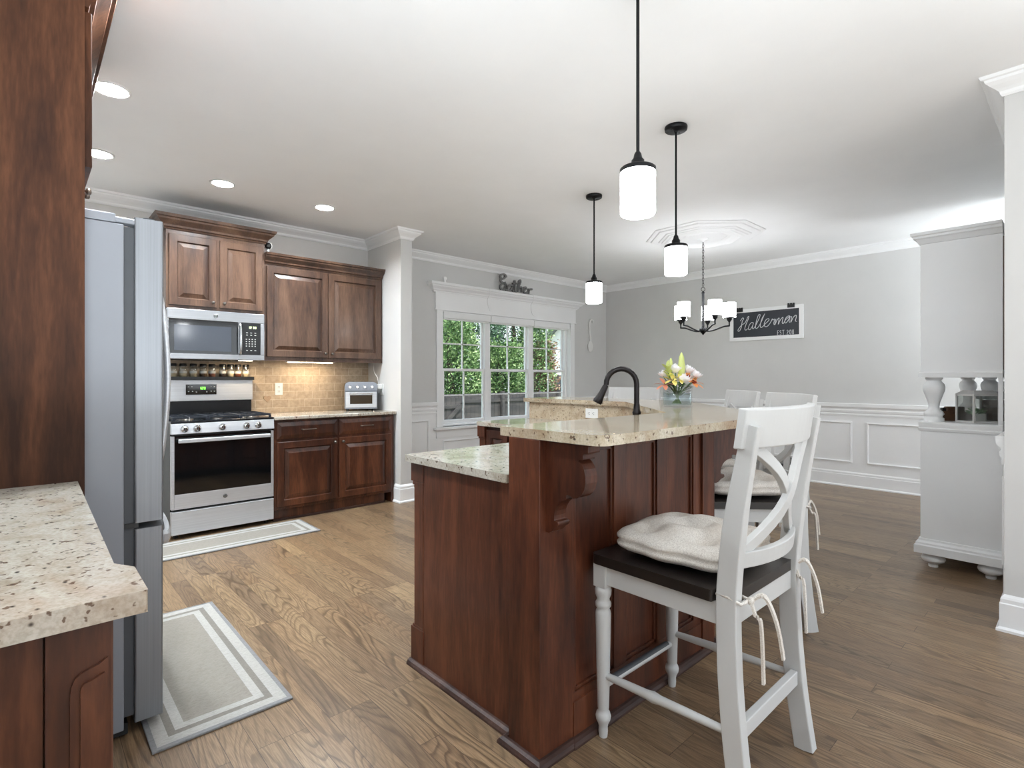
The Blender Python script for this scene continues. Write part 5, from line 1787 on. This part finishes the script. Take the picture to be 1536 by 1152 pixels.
MB().box(hx0 + 0.02, hx1 - 0.02, hy0 - 0.006, hy0, 1.30, 2.12).build('back_board', 'mdf', hu)
BAL = [(0.055, 0.962), (0.055, 0.985), (0.046, 0.990), (0.048, 1.000), (0.056, 1.012), (0.048, 1.028), (0.034, 1.040), (0.029, 1.058), (0.032, 1.085), (0.044, 1.125), (0.057, 1.165), (0.060, 1.190), (0.054, 1.212), (0.040, 1.228), (0.038, 1.236), (0.046, 1.242), (0.048, 1.256)]
for bx, by in ((hx0 + 0.062, hy1 - 0.062), (hx1 - 0.062, hy1 - 0.062), (hx1 - 0.062, hy1 - 0.20), (hx1 - 0.062, hy0 + 0.075), (5.17, hy1 - 0.062)):
    if bx == 5.17:
        continue
    MB().lathe(BAL, (bx, by, 0), 24).build('baluster', 'hutch', hu)
BUN = [(0.026, 0.0), (0.027, 0.012), (0.022, 0.018), (0.03, 0.022), (0.058, 0.038), (0.066, 0.054), (0.060, 0.070), (0.042, 0.080), (0.04, 0.095)]
for bx in (hx0 + 0.055, hx1 - 0.055):
    for by in (hy0 + 0.06, hy1 - 0.06):
        MB().lathe(BUN, (bx, by, 0), 24).build('bun_foot', 'hutch', hu)

# lantern with succulent
LC = Vector((4.535, 0.505, 0.9625))
la = thing('lantern', 'white metal glass lantern holding a plant on the hutch shelf', 'lantern', tuple(LC), rotz=0.0)
lx, ly, lh = 0.085, 0.06, 0.185
XL = Matrix.Translation(LC) @ Matrix.Rotation(math.radians(-38), 4, 'Z')
b = MB()
b.X = XL
for sx in (-1, 1):
    for sy in (-1, 1):
        b.box(sx * lx - 0.005, sx * lx + 0.005, sy * ly - 0.005, sy * ly + 0.005, 0, lh)
for zz in (0.0, lh - 0.012):
    for sy in (-1, 1):
        b.box(-lx, lx, sy * ly - 0.005, sy * ly + 0.005, zz, zz + 0.012)
    for sx in (-1, 1):
        b.box(sx * lx - 0.005, sx * lx + 0.005, -ly, ly, zz, zz + 0.012)
b.box(-lx, lx, -ly, ly, 0, 0.006)
b.build('frame', 'white_f', la)
b = MB()
b.X = XL
v = [(-lx - 0.006, -ly - 0.006, lh), (lx + 0.006, -ly - 0.006, lh), (lx + 0.006, ly + 0.006, lh), (-lx - 0.006, ly + 0.006, lh), (-lx + 0.02, -ly + 0.02, lh + 0.022), (lx - 0.02, -ly + 0.02, lh + 0.022), (lx - 0.02, ly - 0.02, lh + 0.022), (-lx + 0.02, ly - 0.02, lh + 0.022)]
b._add(v, [(0, 3, 2, 1), (4, 5, 6, 7), (0, 1, 5, 4), (1, 2, 6, 5), (2, 3, 7, 6), (3, 0, 4, 7)])
b.build('roof', 'white_f', la)
b = MB()
b.X = XL
for sy in (-1, 1):
    b.box(-lx + 0.005, lx - 0.005, sy * ly - 0.001, sy * ly + 0.001, 0.012, lh - 0.012)
for sx in (-1, 1):
    b.box(sx * lx - 0.001, sx * lx + 0.001, -ly + 0.005, ly - 0.005, 0.012, lh - 0.012)
b.build('pane', 'jarglass', la)
pt = thing('succulent', 'small green succulent in a white pot inside the lantern', 'plant', tuple(LC + Vector((0, 0, 0.007))))
q = XL @ Vector((0.02, 0, 0))
MB().box(q.x - 0.03, q.x + 0.03, q.y - 0.03, q.y + 0.03, LC.z + 0.0075, LC.z + 0.06).build('pot', 'white_f', pt, bevel=0.004)
b = MB()
for i in range(60):
    a = i * 2.399
    rr_ = 0.045 * math.sqrt(i / 60)
    p = XL @ Vector((-0.01 + rr_ * math.cos(a), rr_ * 0.7 * math.sin(a), 0.05 + 0.03 * rnd.random()))
    petal(b, p, (math.cos(a), math.sin(a), 0.9), 0.03, 0.016, 0.2)
b.build('leaves', 'succ', pt)
# wooden hand plane and box
wp = thing('wooden_hand_plane', 'old brown wooden hand plane lying on the hutch shelf beside the lantern', 'tool', (4.62, 0.66, 0.962))
b = MB()
pts = [(-0.11, 0.012), (-0.125, 0.03), (-0.11, 0.062), (-0.085, 0.067), (0.13, 0.058), (0.135, 0.0), (-0.105, 0.0)]
b.prism(pts, -0.03, 0.03)
X = Matrix.Translation((4.62, 0.665, 0.9625)) @ Matrix.Rotation(math.radians(-55), 4, 'Z') @ Matrix.Rotation(PI / 2, 4, 'X')
b.v = [tuple(X @ Vector(p)) for p in b.v]
b.build('stock', 'walnut', wp, bevel=0.004)
b = MB()
b.X = Matrix.Translation((4.62, 0.665, 0.9625)) @ Matrix.Rotation(math.radians(-55), 4, 'Z')
b.box(-0.02, 0.09, -0.02, 0.02, 0.058, 0.095)
b.build('tote', 'walnut', wp, bevel=0.008)
b = MB()
b.X = Matrix.Translation((4.62, 0.665, 0.9625)) @ Matrix.Rotation(math.radians(-55), 4, 'Z')
b.box(-0.04, -0.02, -0.014, 0.014, 0.05, 0.085)
b.build('iron', 'blackp', wp)
bx = thing('wooden_box', 'small slatted brown wooden box behind the lantern on the hutch shelf', 'box', (4.83, 0.46, 0.962))
b = MB()
for i in range(3):
    b.box(4.76, 4.90, 0.40, 0.52, 0.963 + i * 0.048, 1.005 + i * 0.048)
b.build('slats', 'walnut', bx, bevel=0.003)
MB().box(4.763, 4.897, 0.403, 0.517, 0.962, 1.10).build('core', 'blackp', bx)
tn = thing('tin_tray', 'grey metal tray resting on the wooden box behind the lantern', 'tray', (4.83, 0.46, 1.102))
MB().box(4.75, 4.91, 0.395, 0.54, 1.1085, 1.15).build('body', 'tin', tn, bevel=0.006)
MB().box(4.74, 4.92, 0.385, 0.55, 1.15, 1.158).build('rim', 'tin', tn, bevel=0.003)

# ================================================================== OUTSIDE
struct(MB().box(-30, 60, BY + 0.2, 70, -1.15, -1.0).build('ground_lawn', 'grass'), 'lawn outside the window', 'ground')
struct(MB().box(-20, 20, -40, -1.86, -0.25, -0.10).build('ground_bounce', 'concrete'), 'unseen pale ground added outside behind the room to bounce light', 'ground')  # unseen pale ground, added to bounce light up to the ceiling


def fence_run(p, q, h, nm, lab, mat, rails=True):
    p, q = Vector(p), Vector(q)
    d = (q - p).normalized()
    L = (q - p).length
    o = thing(nm, lab, 'fence', (p.x, p.y, -1.0))
    X = Matrix.Translation((p.x, p.y, -1.0)) @ Matrix.Rotation(math.atan2(d.y, d.x), 4, 'Z')
    b = MB()
    b.X = X
    x = 0.0
    while x < L:
        b.box(x, x + 0.135, 0.0, 0.02, 0.03, h + rnd.uniform(-0.01, 0.01))
        x += 0.142
    b.build('boards', mat, o)
    if rails:
        b = MB()
        b.X = X
        for zz in (0.3, h * 0.55, h - 0.25):
            b.box(0, L, -0.04, 0.0, zz, zz + 0.09)
        b.build('rails', mat, o)
        n = int(L / 2.4)
        for i in range(n + 1):
            b = MB()
            b.X = X
            b.box(i * 2.4 - 0.05, i * 2.4 + 0.05, -0.13, -0.04, 0, h + 0.05)
            b.build('post', mat, o)
    return o


fo = fence_run((3.0, 11.6), (19.0, 11.6), 1.82, 'board_fence', 'weathered grey board fence across the yard', 'fence')
gt = thing('fence_gate', 'grey braced gate in front of the board fence', 'gate', (8.0, 11.4, -1.0))
b = MB()
for i in range(9):
    b.box(7.2 + i * 0.16, 7.35 + i * 0.16, 11.44, 11.46, -0.93, 0.72)
b.build('boards', 'fence', gt)
b = MB()
b.box(7.2, 8.63, 11.40, 11.44, -0.75, -0.65).box(7.2, 8.63, 11.40, 11.44, 0.45, 0.55)
b.tube([(7.25, 11.40, -0.70), (8.58, 11.40, 0.5)], 1.0, sec=[(-0.02, -0.05), (0.02, -0.05), (0.02, 0.05), (-0.02, 0.05)], up=(0, 1, 0))
b.tube([(7.25, 11.39, 0.5), (8.58, 11.39, -0.7)], 1.0, sec=[(-0.02, -0.05), (0.02, -0.05), (0.02, 0.05), (-0.02, 0.05)], up=(0, 1, 0))
b.build('brace', 'fence', gt)
pk = thing('picket_fence', 'brown picket fence stepping down past the window', 'fence', (5.2, 8.0, -1.0))
for i in range(24):
    h = 1.78 - 0.030 * i
    x = 4.3 + i * 0.115
    b = MB()
    b.prism([(x, -1.0), (x + 0.085, -1.0), (x + 0.085, -1.0 + h - 0.05), (x + 0.0425, -1.0 + h), (x, -1.0 + h - 0.05)], -8.02, -8.0)
    b.v = [(a, -c, bb) for a, bb, c in b.v]
    b.build('picket', 'picket', pk)
MB().box(4.3, 7.06, 8.02, 8.06, -0.7, -0.6).build('rail', 'picket', pk)


def tree(loc, h, r, n, mat, label, name='evergreen_tree', z0=0.6, seed=1, size=0.085):
    rr = random.Random(seed)
    o = thing(name, label, 'tree', (loc[0], loc[1], -1.0))
    b = MB()
    b.tube(smooth_path([(loc[0], loc[1], -1.0), (loc[0] + 0.06, loc[1], h * 0.3 - 1), (loc[0] - 0.05, loc[1] + 0.1, h * 0.85 - 1)], 4), [0.14] * 4 + [0.1] * 3 + [0.05] * 2, 8)
    b.build('trunk', 'bark', o)
    b = MB()
    # clumps of flat sprays
    vs, fs = [], []
    for c in range(n):
        t = rr.random()
        z = -1 + z0 + (h - z0) * t
        R = r * (1 - 0.55 * t ** 1.6) * (0.55 + 0.45 * rr.random())
        a = rr.uniform(0, 2 * PI)
        cc = Vector((loc[0] + R * math.cos(a), loc[1] + R * math.sin(a), z))
        od = Vector((math.cos(a), math.sin(a), rr.uniform(-0.1, 0.7))).normalized()
        for k in range(9):
            d = (od + Vector((rr.gauss(0, 0.5), rr.gauss(0, 0.5), rr.gauss(0.1, 0.5)))).normalized()
            sd = d.cross(Vector((rr.gauss(0, 1), rr.gauss(0, 1), rr.gauss(0, 1)))).normalized()
            L = size * rr.uniform(0.7, 1.6)
            w_ = L * rr.uniform(0.16, 0.28)
            p = cc + Vector((rr.gauss(0, 0.1), rr.gauss(0, 0.1), rr.gauss(0, 0.1)))
            i0 = len(vs)
            vs += [tuple(p), tuple(p + d * L * 0.5 + sd * w_), tuple(p + d * L), tuple(p + d * L * 0.5 - sd * w_)]
            fs.append((i0, i0 + 1, i0 + 2, i0 + 3))
    b._add(vs, fs)
    b.build('crown', mat, o)
    return o


def yard(u, Z):          # a spot in the yard: sideways bearing u, distance Z along the view axis
    p = FV * Z + RV * ((u - 768.0) / 800.0 * Z)
    return (p.x, p.y)


tree(yard(676, 16.8), 4.15, 1.25, 2300, 'leaves', 'bright green evergreen beyond the fence in the first window', seed=3)
tree(yard(712, 18.5), 5.6, 1.5, 2000, 'leaves_d', 'dark green evergreen beyond the fence between the first two windows', seed=4)
tree(yard(752, 17.6), 3.35, 1.05, 1500, 'leaves', 'low bright green evergreen beyond the fence in the middle window', seed=5)
tree(yard(772, 20.0), 6.2, 1.35, 2000, 'leaves_d', 'tall dark evergreen beyond the fence in the middle window', seed=22)
tree(yard(800, 18.2), 4.9, 0.75, 900, 'leaves', 'slim green evergreen beyond the fence in the last window', seed=6)
tree(yard(818, 18.6), 3.5, 0.42, 700, 'leaves_b', 'browned evergreen beyond the fence in the last window', seed=8)
tree(yard(650, 19.0), 4.6, 1.6, 1400, 'leaves_d', 'deep green evergreen beyond the fence nearest the wall stub', seed=9)
hs = thing('neighbor_house', 'pale gabled house beyond the trees in the last window', 'house', (26, 24, -1))
b = MB()
b.prism([(0, -1.0), (8, -1.0), (8, 3.2), (4, 5.8), (0, 3.2)], 0, 10)
b.v = [(22.6 + z, 22.0 - a, bb) for a, bb, z in b.v]
b.f = [tuple(q) for q in b.f]
b.build('wall', 'siding', hs)
b = MB()
for s_ in (0, 1):
    pts = [(-0.4, 2.95), (4.0, 5.82), (4.0, 6.02), (-0.4, 3.15)]
    if s_:
        pts = [(8 - x, z) for x, z in pts][::-1]
    c = MB().prism(pts, -0.4, 10.4)
    b._add([(22.6 + z, 22.0 - a, bb) for a, bb, z in c.v], c.f)
b.build('roof', 'shingle', hs)
wq = MB().box(22.52, 22.6, 19.6, 21.0, 0.0, 1.5).build('window', 'white', hs)
MB().box(22.50, 22.53, 19.7, 20.9, 0.1, 1.4).build('pane', 'bglass', wq)
cr = thing('parked_car', 'white parked car behind the fence in the middle window', 'car', (17.5, 20, -1))
b = MB()
b.prism([(-2.1, 0.35), (2.1, 0.35), (2.15, 0.8), (1.9, 0.95), (1.1, 1.0), (0.5, 1.48), (-1.0, 1.52), (-1.7, 1.05), (-2.1, 0.95)], -0.85, 0.85)
b.v = [(17.6 + a * 0.96, 20 + z, -1 + bb * 1.15) for a, bb, z in b.v]
b.build('body', 'carpaint', cr, bevel=0.06, seg=3)
for a in (-1.25, 1.25):
    for y in (19.2, 20.8):
        bb = MB()
        bb.cyl((17.6 + a, y - 0.1, -0.66), (17.6 + a, y + 0.1, -0.66), 0.33, 20)
        bb.build('wheel', 'blackp', cr)
